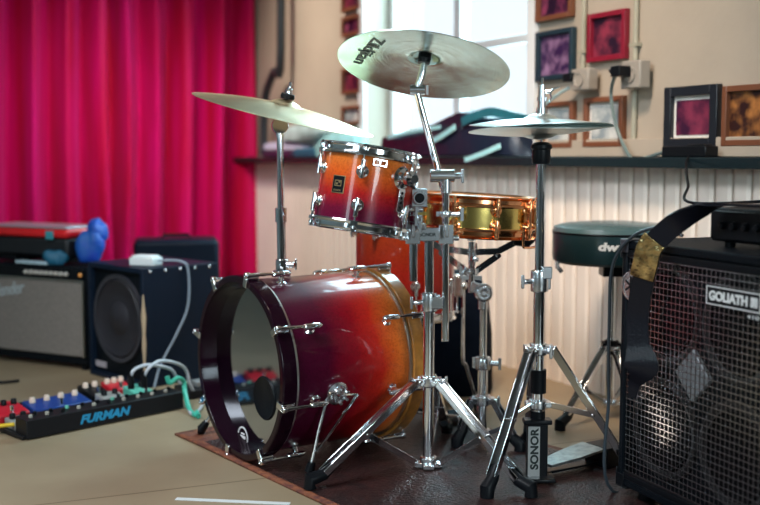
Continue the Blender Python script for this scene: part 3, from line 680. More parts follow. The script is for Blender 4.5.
# crash on the bass drum
cc = P(284, 113, 2.90); zc_ = V((.245, -.085, 1)).normalized(); CT = Tz(cc-zc_*.004, zc_, V((1, 0, 0)))
crash = cymbal(CT, .252, cym, 'golden crash cymbal tilted down towards the rack tom', bell_r=.045, bell_h=.016, bow=.026, name='crash_cymbal')
part('felt_washer', M().lathe([(.005, 0), (.018, 0), (.020, .006), (.018, .014), (.005, .014)], 24, Matrix.Translation(V((0, 0, .043))), loop=True), rubber, crash, world=False)
part('wing_nut', M().lathe([(.005, 0), (.010, 0), (.008, .014), (.005, .016)], 16, Matrix.Translation(V((0, 0, .058))), loop=True).box((0, 0, .070), (.006, .03, .014)), chrome, crash, world=False, bev=.002)
# cymbal arm on the bass drum
lowp = P(282, 272, 2.90); lowp.z = bc.z+Rb+.006
topp = cc+V((-.012, 0, -.040)); topb = P(280, 126, 2.90)
t = thing('cymbal_arm', 'chrome cymbal arm rising from the top of the bass drum', 'cymbal stand', lowp)
part('mount', M().box(lowp+V((0, 0, .006)), (.05, .04, .014)).cyl(lowp, lowp+V((0, 0, .045)), .017).cyl(lowp+V((.0, 0, .03)), lowp+V((.035, -.01, .03)), .008).box(lowp+V((.04, -.011, .032)), (.006, .008, .03)), chrome, t, bev=.0015)
part('tube', M().tube([lowp+V((0, 0, .02)), P(281, 215, 2.90), P(281, 214, 2.90), topb], [.0125, .0125, .0095, .0095], 16).cyl(P(281, 222, 2.9), P(281, 208, 2.9), .016), chrome, t)
m = M(); tb = topb; m.lathe([(1e-5, -.012), (.021, -.012), (.023, -.006), (.023, .006), (.021, .012), (1e-5, .012)], 24, Tz(tb, (0.2, -1, 0))); m.cyl(tb-V((0, 0, .03)), tb-V((0, 0, .008)), .012); part('tilter', m, chrome, t)
part('rod', M().tube([tb, cc+zc_*.085], .0045, 10), chrome, t)
# ------------------------------------------------------------------ stands
def leg3(t, top, foot, lowhub, wd=.022, foot_m=rubber, brace_frac=.5, label=None, ch=None):
    ch = ch or chrome
    top, foot, lowhub = V(top), V(foot), V(lowhub); d = (foot-top); dn = d.normalized(); end = foot-dn*.05
    side = V((-d.y, d.x, 0)).normalized(); up = side.cross(dn)
    m = M(); m.beam(top, end, wd, .004, up)
    for s in (-1, 1): m.beam(top+side*(s*wd/2)-up*.006, end+side*(s*wd/2)-up*.006, .003, .018, up)
    m.cyl(top-side*wd*.7, top+side*wd*.7, .008, 12)
    l = part('leg', m, ch, t, bev=.0012)
    mid = top+d*brace_frac; m = M(); m.beam(lowhub, mid, .005, wd*.62, side.cross((mid-lowhub).normalized())); m.cyl(mid-side*wd*.6, mid+side*wd*.6, .005, 10); part('brace', m, ch, l, bev=.001)
    m = M(); m.tube([end-dn*.03, end, foot+V((0, 0, .022)), foot+V((0, 0, .0))], [.011, .015, .019, .017], 14); part('rubber_foot', m, foot_m, l)
def collar(m, c, r, h, wing=None):
    c = V(c); m.lathe([(r, -h/2), (r+.006, -h/2), (r+.008, -h/2+.003), (r+.008, h/2-.003), (r+.006, h/2), (r, h/2)], 24, Matrix.Translation(c), loop=True)
    if wing is not None:
        w_ = V(wing).normalized(); m.cyl(c+w_*r, c+w_*(r+.03), .007, 12); m.box(c+w_*(r+.034), (.008, .008, .034)); m.box(c-w_*(r+.008), (.016, .016, h*.8))
    return m
# centre stand
cx_, cy_ = .128, 2.74
def zc(py, Y=2.74): return P(430, py, Y).z
cs = thing('double_tom_stand', 'chrome double braced stand in the middle holding tom and large cymbal', 'cymbal stand', (cx_, cy_, RZ))
low = V((cx_, cy_, zc(461))); ctop = V((cx_, cy_, zc(381)))
part('main_tube', M().cyl((cx_, cy_, low.z-.01), (cx_, cy_, zc(300)), .0150, 24).cyl((cx_, cy_, zc(300)), (cx_, cy_, zc(232)), .0125, 24), chrome, cs)
part('lower_hub', collar(M(), low, .015, .028).box(low+V((0, 0, -.008)), (.075, .03, .012)).box(low+V((0, 0, -.008)), (.03, .07, .012)), chrome2, cs, bev=.002)
part('upper_hub', collar(M(), ctop, .015, .03, (1, -.4, 0)).box(ctop, (.07, .032, .018)), chrome2, cs, bev=.002)
for fp in (F(310, 488, RZ), F(531, 496, RZ), V((.20, 3.10, RZ))):
    d = (V(fp)-V((cx_, cy_, 0))); d.z = 0; d.normalize()
    leg3(cs, ctop+d*.032, fp, low+d*.035, wd=.026, brace_frac=.50)
part('height_collar', collar(M(), (cx_, cy_, zc(302)), .014, .05, (-1, -.3, 0)).box((cx_+.02, cy_-.01, zc(302)), (.03, .025, .03)), chrome2, cs, bev=.003)
mcz = zc(234)
m = M(); m.box((cx_, cy_-.0, mcz), (.06, .036, .034)); m.box((cx_-.043, cy_, mcz), (.038, .04, .05)); m.box((cx_+.043, cy_, mcz), (.038, .04, .05))
for s in (-1, 1):
    m.cyl((cx_+s*.043, cy_-.018, mcz+.012), (cx_+s*.043, cy_-.045, mcz+.012), .007, 12); m.box((cx_+s*.043, cy_-.048, mcz+.012), (.010, .008, .034))
    m.cyl((cx_+s*.062, cy_, mcz-.01), (cx_+s*.078, cy_, mcz-.01), .008, 12)
mc = part('multi_clamp', m, chrome2, cs, bev=.004)
text('clamp_lettering', 'SONOR', Tz((cx_-.004, cy_-.0185, mcz), (0, -1, 0), (1, 0, 0)), .042, .010, ink, mc, bold=.03)
x1 = cx_-.043
part('tom_arm', M().cyl((x1+.002, cy_, zc(281)), (x1+.002, cy_, zc(195)), .0108, 20).tube([(x1+.002, cy_, zc(200)), (x1+.002, cy_-.01, zc(186)), tuple((TT @ (n2*(Rt+.05)+V((0, 0, zz2)))))], [.0108, .011, .010], 14), chrome, cs)
m = M(); bb = V((x1+.015, cy_-.045, zc(197))); m.box(bb, (.040, .045, .046)); m.cyl(bb+V((0, -.02, 0)), bb+V((0, -.032, 0)), .0175, 24); m.cyl(bb+V((-.03, 0, -.03)), bb+V((.01, 0, -.03)), .008, 12); m.m = 1; m.cyl(bb+V((0, -.030, 0)), bb+V((0, -.034, 0)), .0125, 20)
part('arm_knuckle', m, [chrome2, blackp], cs, bev=.003)
m = M()
for dz, dx, rr in ((-.055, -.022, .016), (-.028, -.02, .019), (-.075, .006, .015)): collar(m, bb+V((dx*.3, .03, dz)), .011, .018, (dx, -.6, 0))
part('memory_lock', m, chrome2, cs, bev=.001)
x2 = cx_+.043
part('boom_tube', M().cyl((x2, cy_, zc(341)), (x2, cy_, zc(182)), .0095, 20), chrome, cs)
part('boom_lock', collar(M(), (x2, cy_, zc(214)), .010, .016, (1, -.4, 0)), chrome2, cs)
tl = V((x2-.012, cy_-.01, zc(176)))
m = M(); m.cyl(tl+V((-.03, 0, 0)), tl+V((.034, 0, 0)), .0165, 24); m.cyl(tl+V((.034, 0, 0)), tl+V((.05, 0, 0)), .008, 12); m.box(tl+V((.054, 0, 0)), (.008, .016, .036)); m.cyl(tl+V((.012, 0, -.045)), tl+V((.012, 0, 0)), .0145, 20)
part('boom_tilter', m, chrome2, cs, bev=.002)
armt = P(417, 92, 2.735)
part('boom_arm', M().tube([tl+(tl-armt)*.32+V((-.004, .016, 0)), tl+V((-.004, .016, 0)), armt], [.0095, .0095, .0085], 16), chrome, cs)
m = M(); m.cyl(armt+V((-.018, 0, .005)), armt+V((.02, 0, .005)), .013, 18); m.box(armt+V((.026, 0, .005)), (.006, .012, .024)); m.tube([armt+V((0, 0, .005)), RT @ V((0, 0, -.02)), RT @ V((0, 0, .012))], [.010, .010, .009], 12)
part('cymbal_tilter', m, chrome2, cs)
part('tilter_rod', M().cyl(RT @ V((0, 0, -.0)), RT @ V((0, 0, .085)), .004, 10), chrome, cs)
part('seat_washer', M().lathe([(.005, 0), (.015, 0), (.017, .010), (.005, .010)], 20, RT @ Matrix.Translation(V((0, 0, .008))), loop=True), blackp, cs)

# hi-hat stand
hx, hy = .404, 2.655
def zh(py): return P(540, py, hy).z
hh = thing('hi_hat_stand', 'chrome hi-hat stand with black lettered pedal frame on the rug', 'hi-hat stand', (hx, hy, RZ))
part('main_tube', M().cyl((hx, hy, zh(470)), (hx, hy, zh(283)), .0145, 24).cyl((hx, hy, zh(283)), (hx, hy, zh(143)), .0125, 24), chrome, hh)
part('height_collar', collar(M(), (hx, hy, zh(281)), .0145, .055, (-1, -.4, 0)).box((hx+.016, hy-.012, zh(272)), (.025, .02, .03)), chrome2, hh, bev=.003)
part('seat_cup', M().lathe([(.012, -.035), (.0215, -.035), (.023, -.03), (.023, .0), (.026, .004), (.026, .012), (.018, .018), (.010, .02)], 28, Matrix.Translation(V((hx, hy, zh(150)))), loop=True), rubber, hh)
hz = V((hx, hy, zh(349))); lz = V((hx, hy, zh(404)))
part('upper_hub', collar(M(), hz, .0145, .03, (.6, -1, 0)).box(hz, (.075, .034, .02)), chrome2, hh, bev=.002)
part('lower_hub', collar(M(), lz, .017, .024).box(lz, (.065, .032, .014)), chrome2, hh, bev=.002)
for k_, r_ in ((381, .0205), (422, .019)): part('tube_sleeve', M().lathe([(.0145, -.03), (r_, -.03), (r_, .03), (.0145, .03)], 24, Matrix.Translation(V((hx, hy, zh(k_)))), loop=True), rubber, hh)
for fp, dx in ((F(487, 497, RZ), -1), (V((.655, 2.60, .002)), 1), (V((.42, 2.97, .004)), 0)):
    fp = V(fp); d = fp-V((hx, hy, 0)); d.z = 0; d.normalize()
    leg3(hh, hz+d*.03, fp, lz+d*.03, wd=.024, brace_frac=.48)
pb = V((hx-.003, hy-.022, RZ))
part('pedal_frame', M().box(pb+V((0, .01, .075)), (.052, .030, .145)).box(pb+V((0, .01, .150)), (.072, .040, .012)).box(pb+V((0, .0, .006)), (.085, .07, .010)), blackp, hh, bev=.003)
plt = part('name_plate', M().box(pb+V((-.010, -.0065, .072)), (.030, .003, .135)), pbr('silver_plate', (.55, .56, .56), .3, .8), hh)
text('frame_lettering', 'SONOR', Tz(pb+V((-.009, -.0082, .083)), (0, -1, 0), (0, 0, 1)), .108, .021, ink, plt, bold=.04)
pd = V((.85, .53, 0)).normalized(); ps = V((-pd.y, pd.x, 0))
m = M(); a0 = pb+pd*.03+V((0, .02, .03)); a1_ = pb+pd*.20+V((0, .02, .052)); m.strap([a0, a0+(a1_-a0)*.5, a1_], [.05, .08, .085], .007, ps); part('foot_plate', m, pbr('brushed_footboard', (.35, .38, .38), .35, .9, noise=.4, nscale=60), hh, bev=.001)
m = M(); hb = a1_+pd*.04; m.box(V((hb.x, hb.y, .034)), (.065, .085, .055), Matrix.Rotation(math.atan2(pd.y, pd.x), 4, 'Z')); m.box((a0+a1_)/2-V((0, 0, .032)), (.26, .03, .006), Matrix.Rotation(math.atan2(pd.y, pd.x), 4, 'Z')); part('heel_block', m, blackp, hh, bev=.005)
part('pull_rod', M().cyl((hx, hy, zh(146)), (hx, hy, zh(78)), .0034, 10), chrome, hh)
ht = Tz(P(541, 124, hy)+V((0, 0, -.004)), V((.004, -.055, 1)), (1, 0, 0)); hb_ = Tz(P(540, 135, hy)+V((0, 0, .014)), V((.040, -.05, -1)), (1, 0, 0))
t = cymbal(ht, .179, hatm, 'upper hi-hat cymbal held by the clutch, facing down', bell_r=.045, bell_h=.014, bow=.017, name='hi_hat_cymbal')
t2 = cymbal(hb_, .179, hatm, 'lower hi-hat cymbal resting upside down on the black seat', bell_r=.045, bell_h=.012, bow=.014, name='hi_hat_cymbal')
c_ = V((hx, hy, 0)); 
m = M()
for z0, z1, r_ in ((zh(114), zh(108), .014), (zh(108), zh(101), .0095), (zh(101), zh(97), .013), (zh(97), zh(85), .0095)): m.cyl(c_+V((0, 0, z0)), c_+V((0, 0, z1)), r_, 16)
ck = thing('hi_hat_clutch', 'chrome clutch with wing bolt gripping the rod above the hi-hat cymbals', 'clutch', (hx, hy, zh(119)))
part('clutch_body', m, chrome2, ck); m = M(); zz_ = zh(92)
m.cyl((hx, hy, zz_), (hx+.02, hy-.006, zz_), .005, 10); m.tube([(hx+.018, hy-.006, zz_-.006), (hx+.026, hy-.008, zz_+.006), (hx+.042, hy-.01, zz_+.012)], [.004, .006, .004], 8, flat=.5); m.tube([(hx+.018, hy-.006, zz_-.002), (hx+.022, hy-.008, zz_-.016), (hx+.018, hy-.01, zz_-.024)], [.004, .006, .004], 8, flat=.5); part('wing_bolt', m, chrome, ck)
part('felt', M().lathe([(.0045, 0), (.020, 0), (.010, .010), (.0045, .011)], 20, Matrix.Translation(V((hx, hy, zh(118)))), loop=True), pbr('brown_felt', (.10, .045, .04), .9), ck)

# snare stand
sxp, syp = P(483, 350, 2.97).x, 2.97
def zs(py): return P(483, py, syp).z
ss = thing('snare_stand', 'chrome snare stand with black tipped basket arms under the brass snare', 'snare stand', (sxp, syp, 0))
sb0 = V((sxp-.035, syp, zs(282)))
part('main_tube', M().cyl((sxp, syp, zs(438)), (sxp, syp, zs(362)), .0145, 20).cyl((sxp, syp, zs(362)), (sxp, syp, zs(296)), .0105, 20), chrome, ss)
part('height_collar', collar(M(), (sxp, syp, zs(363)), .0145, .035, (1, -.3, 0)), chrome2, ss)
m = M(); jb = V((sxp-.002, syp-.012, zs(292))); m.lathe([(1e-5, -.014), (.020, -.014), (.026, -.009), (.026, .012), (.020, .017), (.010, .017), (.008, .013), (1e-5, .013)], 28, Tz(jb, (.1, -1, 0)))
m.beam(jb+V((0, 0, .006)), sb0+V((0, 0, -.01)), .022, .026); m.cyl(jb+V((0, .01, -.05)), jb+V((0, .01, -.01)), .014, 16); part('ball_tilter', m, chrome2, ss, bev=.002)
part('basket_post', M().cyl(sb0+V((0, 0, -.03)), sb0+V((0, 0, .115)), .009, 16).cyl(sb0+V((0, 0, .118)), sb0+V((0, 0, .128)), .012, 12), chrome, ss)
part('basket_hub', collar(M(), sb0+V((0, 0, .03)), .009, .02, (-.7, -.6, 0)).box(sb0+V((0, 0, .012)), (.06, .012, .012)), chrome2, ss, bev=.001)
hubu = sb0+V((0, 0, .085)); rad = .178
for a_ in (R(20), R(160), R(-80)):
    dr = V((math.cos(a_), math.sin(a_), 0)); ec = ST @ V((0, 0, -.030)); tip = V((ec.x, ec.y, 0))+dr*(rad+.012); tip.z = (ST @ V((dr.x*rad, dr.y*rad, -.016))).z
    if a_ == R(-80): tip = V((ec.x, ec.y, 0))+dr*.10; tip.z = ec.z-.005
    s1 = hubu+(tip-hubu)*.45+V((0, 0, -.03)); m = M(); m.strap([sb0+V((0, 0, .028))+dr*.01, s1], .018, .004, (0, 0, 1)); m.strap([hubu+dr*.008, s1+V((0, 0, .012)), tip+V((0, 0, -.006))-dr*.025], .018, .004, (0, 0, 1)); m.cyl(s1-V((-dr.y, dr.x, 0))*.01, s1+V((-dr.y, dr.x, 0))*.01, .006, 10)
    al = part('basket_arm', m, chrome, ss)
    if a_ != R(-80): m = M(); m.tube([tip-dr*.05+V((0, 0, -.012)), tip-dr*.01+V((0, 0, -.014)), tip+dr*.008+V((0, 0, .0)), tip+dr*.010+V((0, 0, .035))], [.012, .018, .017, .012], 12); part('rubber_grip', m, rubber, al)
hs = V((sxp, syp, zs(400))); part('upper_hub', collar(M(), hs, .0145, .03, (1, -.5, 0)).box(hs, (.07, .034, .016)), chrome2, ss, bev=.002)
part('lower_hub', collar(M(), (sxp, syp, zs(432)), .0145, .02), chrome2, ss)
for fp in (F(457, 447, .006), F(520, 452, .002), V((.31, 3.25, .0))):
    d = V(fp)-V((sxp, syp, 0)); d.z = 0; d.normalize(); leg3(ss, hs+d*.03, V(fp), V((sxp, syp, zs(432)))+d*.02, wd=.02, brace_frac=.5, ch=pbr('dark_chrome', (.30, .32, .36), .2, 1.) if 'dark_chrome' not in bpy.data.materials else bpy.data.materials['dark_chrome'])

# bass drum pedal behind the drum (its chrome parts show under the stand)
pc = bc+bx*(Lb+.03); pc.z = 0.006
bp_ = thing('bass_drum_pedal', 'chrome bass drum pedal clamped to the amber rear hoop', 'pedal', pc)
sd = V((-bx.y, bx.x, 0))
m = M(); m.beam(pc+sd*.05+V((0, 0, .008)), pc+sd*.05+V((0, 0, .20)), .014, .02); m.beam(pc-sd*.05+V((0, 0, .008)), pc-sd*.05+V((0, 0, .20)), .014, .02); m.cyl(pc+sd*.07+V((0, 0, .19)), pc-sd*.07+V((0, 0, .19)), .008); part('frame', m, chrome2, bp_, bev=.002)
m = M(); m.strap([pc+bx*.04+V((0, 0, .07)), pc+bx*.26+V((0, 0, .022))], .075, .008, sd); part('foot_plate', m, chrome2, bp_, bev=.002)
m = M(); m.box(pc+bx*.28+V((0, 0, .014)), (.06, .09, .02), Matrix.Rotation(math.atan2(bx.y, bx.x), 4, 'Z')); part('heel_plate', m, chrome2, bp_, bev=.003)
m = M(); m.cyl(pc+V((0, 0, .19)), pc+bx*-.0+V((0, 0, .30)), .004); m.cyl(pc+V((0, 0, .30))-bx*.0, pc+V((0, 0, .30))+bx*.045, .016); part('beater', m, chrome, bp_)
m = M(); pts = []; p_s = pc-sd*.06+V((0, 0, .18)); p_e = pc-sd*.06+V((0, 0, .03)); n = 90
for i in range(n+1):
    a_ = i/n*2*math.pi*13; pts.append(p_s+(p_e-p_s)*(i/n)+bx*(.007*math.cos(a_))+sd*(.007*math.sin(a_)))
m.tube(pts, .0014, 6); part('spring', m, chrome, bp_)

# dark padded bag behind the snare stand
m = M(); c_ = F(455, 402); 
def rounded_bag(m, c, w_, d_, h_, taper=.7):
    n = 28; vs = []; rows = [(0, .94), (.04, 1.), (.5, .97), (.8, .86), (.93, taper), (1., taper*.55)]
    for f_, k_ in rows:
        for j in range(n):
            a_ = 2*math.pi*j/n; ca, sa = math.cos(a_), math.sin(a_); p_ = .6
            vs.append(V((c[0]+w_/2*k_*math.copysign(abs(ca)**p_, ca), c[1]+d_/2*k_*math.copysign(abs(sa)**p_, sa), c[2]+h_*f_)))
    fs = [(i*n+j, i*n+(j+1) % n, (i+1)*n+(j+1) % n, (i+1)*n+j) for i in range(len(rows)-1) for j in range(n)]; fs += [tuple(range(n-1, -1, -1)), tuple((len(rows)-1)*n+j for j in range(n))]
    return m.add(vs, fs)
c_ = V((.265, 3.72, .0)); rounded_bag(m, c_, .27, .24, .43)
single('drum_bag', m, pbr('navy_padded_cloth', (.003, .008, .020), .6, bump=.5, bscale=20, spec=.1), 'dark navy padded bag standing behind the snare stand', 'bag', c_, smooth=50)

# ------------------------------------------------------------------ throne
tx, ty = P(613, 250, 3.32).x, 3.32
def zt(py): return P(613, py, ty).z
th = thing('drum_throne', 'round black drum throne with white logo behind the grille cabinet', 'drum stool', (tx, ty, 0))
vin = pbr('black_vinyl', (.006, .024, .030), .30, bump=.1, bscale=40, spec=.3); vtop = pbr('teal_velour_top', (.07, .13, .14), .25, bump=.1, bscale=120, spec=.9)
Rs = .19; zt0 = zt(224); zb0 = zt(262)
part('seat_side', M().lathe([(1e-5, zb0), (Rs-.012, zb0), (Rs-.002, zb0+.008), (Rs, zb0+.02), (Rs, zt0-.028), (Rs-.004, zt0-.022)], 64, Matrix.Translation(V((tx, ty, 0)))), vin, th)
part('seat_top', M().lathe([(Rs-.004, zt0-.026), (Rs+.001, zt0-.022), (Rs-.004, zt0-.008), (Rs-.03, zt0), (Rs*.5, zt0+.006), (1e-5, zt0+.008)], 64, Matrix.Translation(V((tx, ty, 0)))), vtop, th)
part('seat_piping', M().lathe([(Rs-.002+.004*math.cos(a_), zt0-.024+.004*math.sin(a_)) for a_ in [i*math.pi/4 for i in range(8)]], 64, Matrix.Translation(V((tx, ty, 0))), loop=True), blackp, th)
ad = math.atan2(-1, -.29); nd = V((math.cos(ad), math.sin(ad), 0)); text('seat_logo', 'dw', Tz(V((tx, ty, P(611, 247, 3.14).z))+nd*(Rs+.0008), nd, V((-nd.y, nd.x, 0))), .062, .026, white, th, bold=.05, shear=.1)
part('seat_bracket', M().box((tx, ty, zb0-.022), (.075, .075, .044)), blackp, th, bev=.004)
m = M(); q = V((tx-Rs+.01, ty-.03, zb0)); m.tube([q+V((0, 0, .02)), q+V((.0, 0, -.012)), q+V((.014, 0, -.028))], .007, 8); part('adjuster_lever', m, chrome2, th)
part('post', M().cyl((tx, ty, zt(372)), (tx, ty, zb0-.02), .0125, 20).cyl((tx, ty, zt(400)), (tx, ty, zt(338)), .0155, 20), chrome, th)
hu = V((tx, ty, zt(347))); part('upper_hub', collar(M(), hu, .0155, .045, (1, -.4, 0)).box(hu, (.06, .032, .03)), blackp, th, bev=.003)
lo = V((tx, ty, zt(403))); part('lower_hub', collar(M(), lo, .0155, .025, (.8, -.6, 0)), chrome2, th)
for fp in (F(560, 430), V((tx+.05, ty-.24, 0)), V((tx+.16, ty+.2, 0))):
    d = V(fp)-V((tx, ty, 0)); d.z = 0; d.normalize(); leg3(th, hu+d*.025, V(fp), lo+d*.02, wd=.022, brace_frac=.5)

# ------------------------------------------------------------------ grille cabinet
gd = V((math.sin(R(22)), -math.cos(R(22)), 0)); gy = V((math.cos(R(22)), math.sin(R(22)), 0)); gc = F(617, 497)
GT = Matrix.Identity(4)
for i in range(3): GT[i][0], GT[i][1], GT[i][3] = gd[i], gy[i], gc[i]
gw, gdp, gh0, gh = .515, .42, .035, .632
cab = thing('bass_cabinet', 'black bass speaker cabinet with chrome wire grille at right front', 'speaker cabinet', T=GT)
def L(m):  # local helper
    return m
m = M(); tk = .02
m.box((tk/2, gdp/2, (gh0+gh)/2), (tk, gdp, gh-gh0)); m.box((gw-tk/2, gdp/2, (gh0+gh)/2), (tk, gdp, gh-gh0)); m.box((gw/2, gdp/2, gh-tk/2), (gw-2*tk, gdp, tk)); m.box((gw/2, gdp/2, gh0+tk/2), (gw-2*tk, gdp, tk)); m.box((gw/2, gdp-.01, (gh0+gh)/2), (gw-2*tk, .02, gh-gh0-2*tk)); m.box((gw/2, .045, (gh0+gh)/2), (gw-2*tk, .015, gh-gh0-2*tk))
part('case', m, tolex, cab, world=False, bev=.004)
gx0, gx1, gz0, gz1 = .024, gw-.024, .075, gh-.040
m = M(); nx = 32; nz = int((gz1-gz0)/((gx1-gx0)/nx)); yg = .006
for i in range(nx+1):
    x = gx0+(gx1-gx0)*i/nx; m.box((x, yg, (gz0+gz1)/2), (.0019, .002, gz1-gz0))
for j in range(nz+1):
    z = gz0+(gz1-gz0)*j/nz; m.box(((gx0+gx1)/2, yg-.0022, z), (gx1-gx0, .002, .0021))
part('wire_grille', m, pbr('dark_chrome_wire', (.62, .63, .66), .22, 1.), cab, world=False)
for z in (gh-.030, .062): part('grille_rail', M().box((gw/2, .006, z), (gw-2*tk, .012, .016)), blackp, cab, world=False, bev=.002)
cone_m = pbr('speaker_cone', (.004, .004, .005), .6, spec=.1); rim_m = pbr('speaker_rim', (.012, .012, .014), .4)
for cx2, cz2 in ((.135, .47), (.38, .47), (.135, .20), (.38, .20)):
    T_ = Tz((cx2, .036, cz2), (0, -1, 0)); s1 = part('speaker_rim', M().lathe([(.110, 0), (.118, 0), (.118, .008), (.110, .010), (.100, .006), (.100, 0)], 40, T_, loop=True), rim_m, cab, world=False)
    part('speaker_cone', M().lathe([(.100, .004), (.094, .009), (.086, .003), (.035, -.004+.002), (.030, .008), (1e-5, .014)], 40, T_), cone_m, s1, world=False)
hn = M(); hT = Tz((.235, .030, .345), (0, -1, 0), (1, 0, 0)); hn.box((.235, .032, .345), (.085, .012, .085), Matrix.Rotation(R(45), 4, 'Y')); part('horn_plate', hn, pbr('grey_horn_plate', (.30, .32, .34), .35, .5), cab, world=False, bev=.003)
zp = gh-.093; m = M(); m.box((.395, -.0015, zp), (.165, .004, .040)); npl = part('name_plate', m, blackp, cab, world=False, bev=.001)
m = M(); 
for z in (-.0185, .0185): m.box((.395, -.0040, zp+z), (.163, .001, .0022))
for x in (-.0805, .0805): m.box((.395+x, -.0040, zp), (.002, .001, .037))
part('plate_border', m, white, npl, world=False)
text('plate_lettering', 'GOLIATH III', GT @ Tz((.395, -.0040, zp), (0, -1, 0), (1, 0, 0)), .146, .021, white, npl, bold=.05)
m = M(); m.box((.455, -.001, zp-.030), (.05, .003, .014)); sp2 = part('model_plate', m, blackp, cab, world=False); text('model_lettering', '410', GT @ Tz((.455, -.0028, zp-.030), (0, -1, 0), (1, 0, 0)), .035, .008, white, sp2)
T_ = Tz((.050, -.006, gh-.105), (0, -1, 0)); rb_ = part('round_badge', M().lathe([(1e-5, 0), (.030, 0), (.034, .002), (.034, .005), (.030, .005), (.029, .003), (1e-5, .003)], 32, T_), chrome2, cab, world=False)
m = M(); 
for a_ in (60, 0, -60): m.box((.050, -.0100, gh-.105), (.004, .001, .046), Matrix.Rotation(R(a_), 4, 'Y'))
part('badge_emblem', m, blackp, rb_, world=False)
for cx2 in (0, gw):
    for z, nm in ((gh, 'corner_protector'), (gh0, 'corner_protector')):
        m = M(); s = 1 if cx2 == 0 else -1; k = -1 if z == gh else 1
        m.box((cx2+s*.018, .018, z-k*.0015), (.044, .044, .004)); m.box((cx2-s*.0015, .018, z+k*.02), (.004, .044, .044)); m.box((cx2+s*.012, -.0015, z+k*.014), (.030, .004, .030)); part(nm, m, rubber if z == gh0 else pbr('dark_corner_plastic', (.05, .05, .06), .3), cab, world=False, bev=.004)
for cx2, cy2 in ((.05, .05), (gw-.05, .05), (.05, gdp-.05), (gw-.05, gdp-.05)):
    part('foot', M().lathe([(1e-5, 0), (.020, 0), (.022, .004), (.018, .036), (1e-5, .036)], 16, Matrix.Translation(V((cx2, cy2, 0)))), rubber, cab, world=False)
# amp head on top
HT = GT @ Matrix.Translation(V((.225, .075, gh)))
head_ = thing('amplifier_head', 'black rack amplifier lying on the grille cabinet under the strap', 'amplifier', T=HT)
part('case', M().box((.17, .15, .050), (.34, .30, .074)), tolex, head_, world=False, bev=.006)
part('front_panel', M().box((.17, -.003, .050), (.325, .008, .062)), blackp, head_, world=False, bev=.002)
for i in range(7): part('knob', M().lathe([(.009, 0), (.008, .012), (1e-5, .013)], 14, Tz((.05+i*.036, -.006, .05), (0, -1, 0))), blackp, head_, world=False)
text('panel_lettering', 'BASS', HT @ Tz((.25, -.0075, .082), (0, -1, 0), (1, 0, 0)), .03, .006, pbr('grey_print', (.3, .32, .34), .5), head_)
bpy.data.objects.remove(bpy.data.objects['panel_lettering'])
for cx2 in (.03, .31):
    for cy2 in (.03, .27): part('foot', M().cyl((cx2, cy2, 0), (cx2, cy2, .013), .012, 12), rubber, head_, world=False)
# strap
sp_ = spline([(.60, .05, gh+.100), (.42, .04, gh+.099), (.30, .03, gh+.096), (.255, .012, gh+.080), (.205, -.012, gh+.047), (.165, -.034, gh+.0), (.148, -.036, gh-.045), (.130, -.034, gh-.09), (.112, -.032, gh-.16), (.114, -.032, gh-.22)], 8)
sw = [.05]*len(sp_)
side = []
for i, p in enumerate(sp_):
    t_ = min(1, max(0, (i-14)/20)); side.append(V((.1, 1, 0)).lerp(V((.8, .6, 0)), t_))
leather = pbr('black_leather', (.006, .006, .010), .28, bump=.1, bscale=150, spec=.3)
st = thing('guitar_strap', 'black leather strap draped over the amplifier and down the wire grille', 'strap', T=GT @ Matrix.Translation(V((.05, -.02, gh-.36))))
def Gw(m):
    for i in range(len(m.v)): m.v[i] = GT @ m.v[i]
    return m
m = M(); m.strap(sp_, sw, .006, side); part('band', Gw(m), leather, st, smooth=60)
m = M(); m.strap([sp_[i]+V((0, -.006, .001)) for i in range(38, 55)], .056, .006, [side[i] for i in range(38, 55)]); bk_ = part('buckle', Gw(m), pbr('worn_brass', (.95, .70, .32), .22, 1., noise=.8, nscale=34, col2=(.06, .03, .02), bump=1., bscale=26), st, smooth=60, bev=.001, label='worn brass buckle plate')
e = sp_[-1]; tp = spline([e+V((0, 0, .01)), e+V((.004, 0, -.02)), e+V((.016, -.002, -.05)), e+V((.012, -.002, -.078)), e+V((-.008, 0, -.105)), e+V((-.016, 0, -.14))], 5)
tw = [.05, .05, .05, .052, .054, .057, .060, .064, .068, .073, .078, .082, .084, .080, .070, .060, .050, .042, .036, .031, .028, .026, .024, .022, .02, .018]
m = M(); m.strap(tp, tw, .006, (.8, .6, 0)); part('tail', Gw(m), leather, st, smooth=60)
# cable from cabinet side
m = M(); m.tube(spline([GT @ V((.16, .05, gh+.02)), GT @ V((.10, .03, gh+.035)), GT @ V((.04, .0, gh+.01)), GT @ V((-.008, -.02, gh-.06)), GT @ V((-.018, -.02, gh-.2)), GT @ V((-.022, -.015, .25)), GT @ V((-.02, .0, .01)), GT @ V((-.05, .3, .006))], 8), .0042, 8)
single('audio_cable', m, pbr('dark_grey_cable', (.03, .04, .05), .3), 'thin dark cable hanging down the left edge of the grille cabinet', 'cable', GT @ V((-.02, 0, .005)))
m = M(); m.tube(spline([WM @ V(wq(689, 156, -.1)), WM @ V((Wl(686, 165, -.16)[0], -.16, Wl(686, 165, -.16)[1])), P(688, 185, 2.9), P(693, 203, 2.75), GT @ V((.30, .30, gh+.106))], 8), .004, 8)
single('power_cable', m, rubber, 'black cable dropping from the ledge adaptor to the amplifier head', 'cable', wall_pt(.7, -.1, .83))

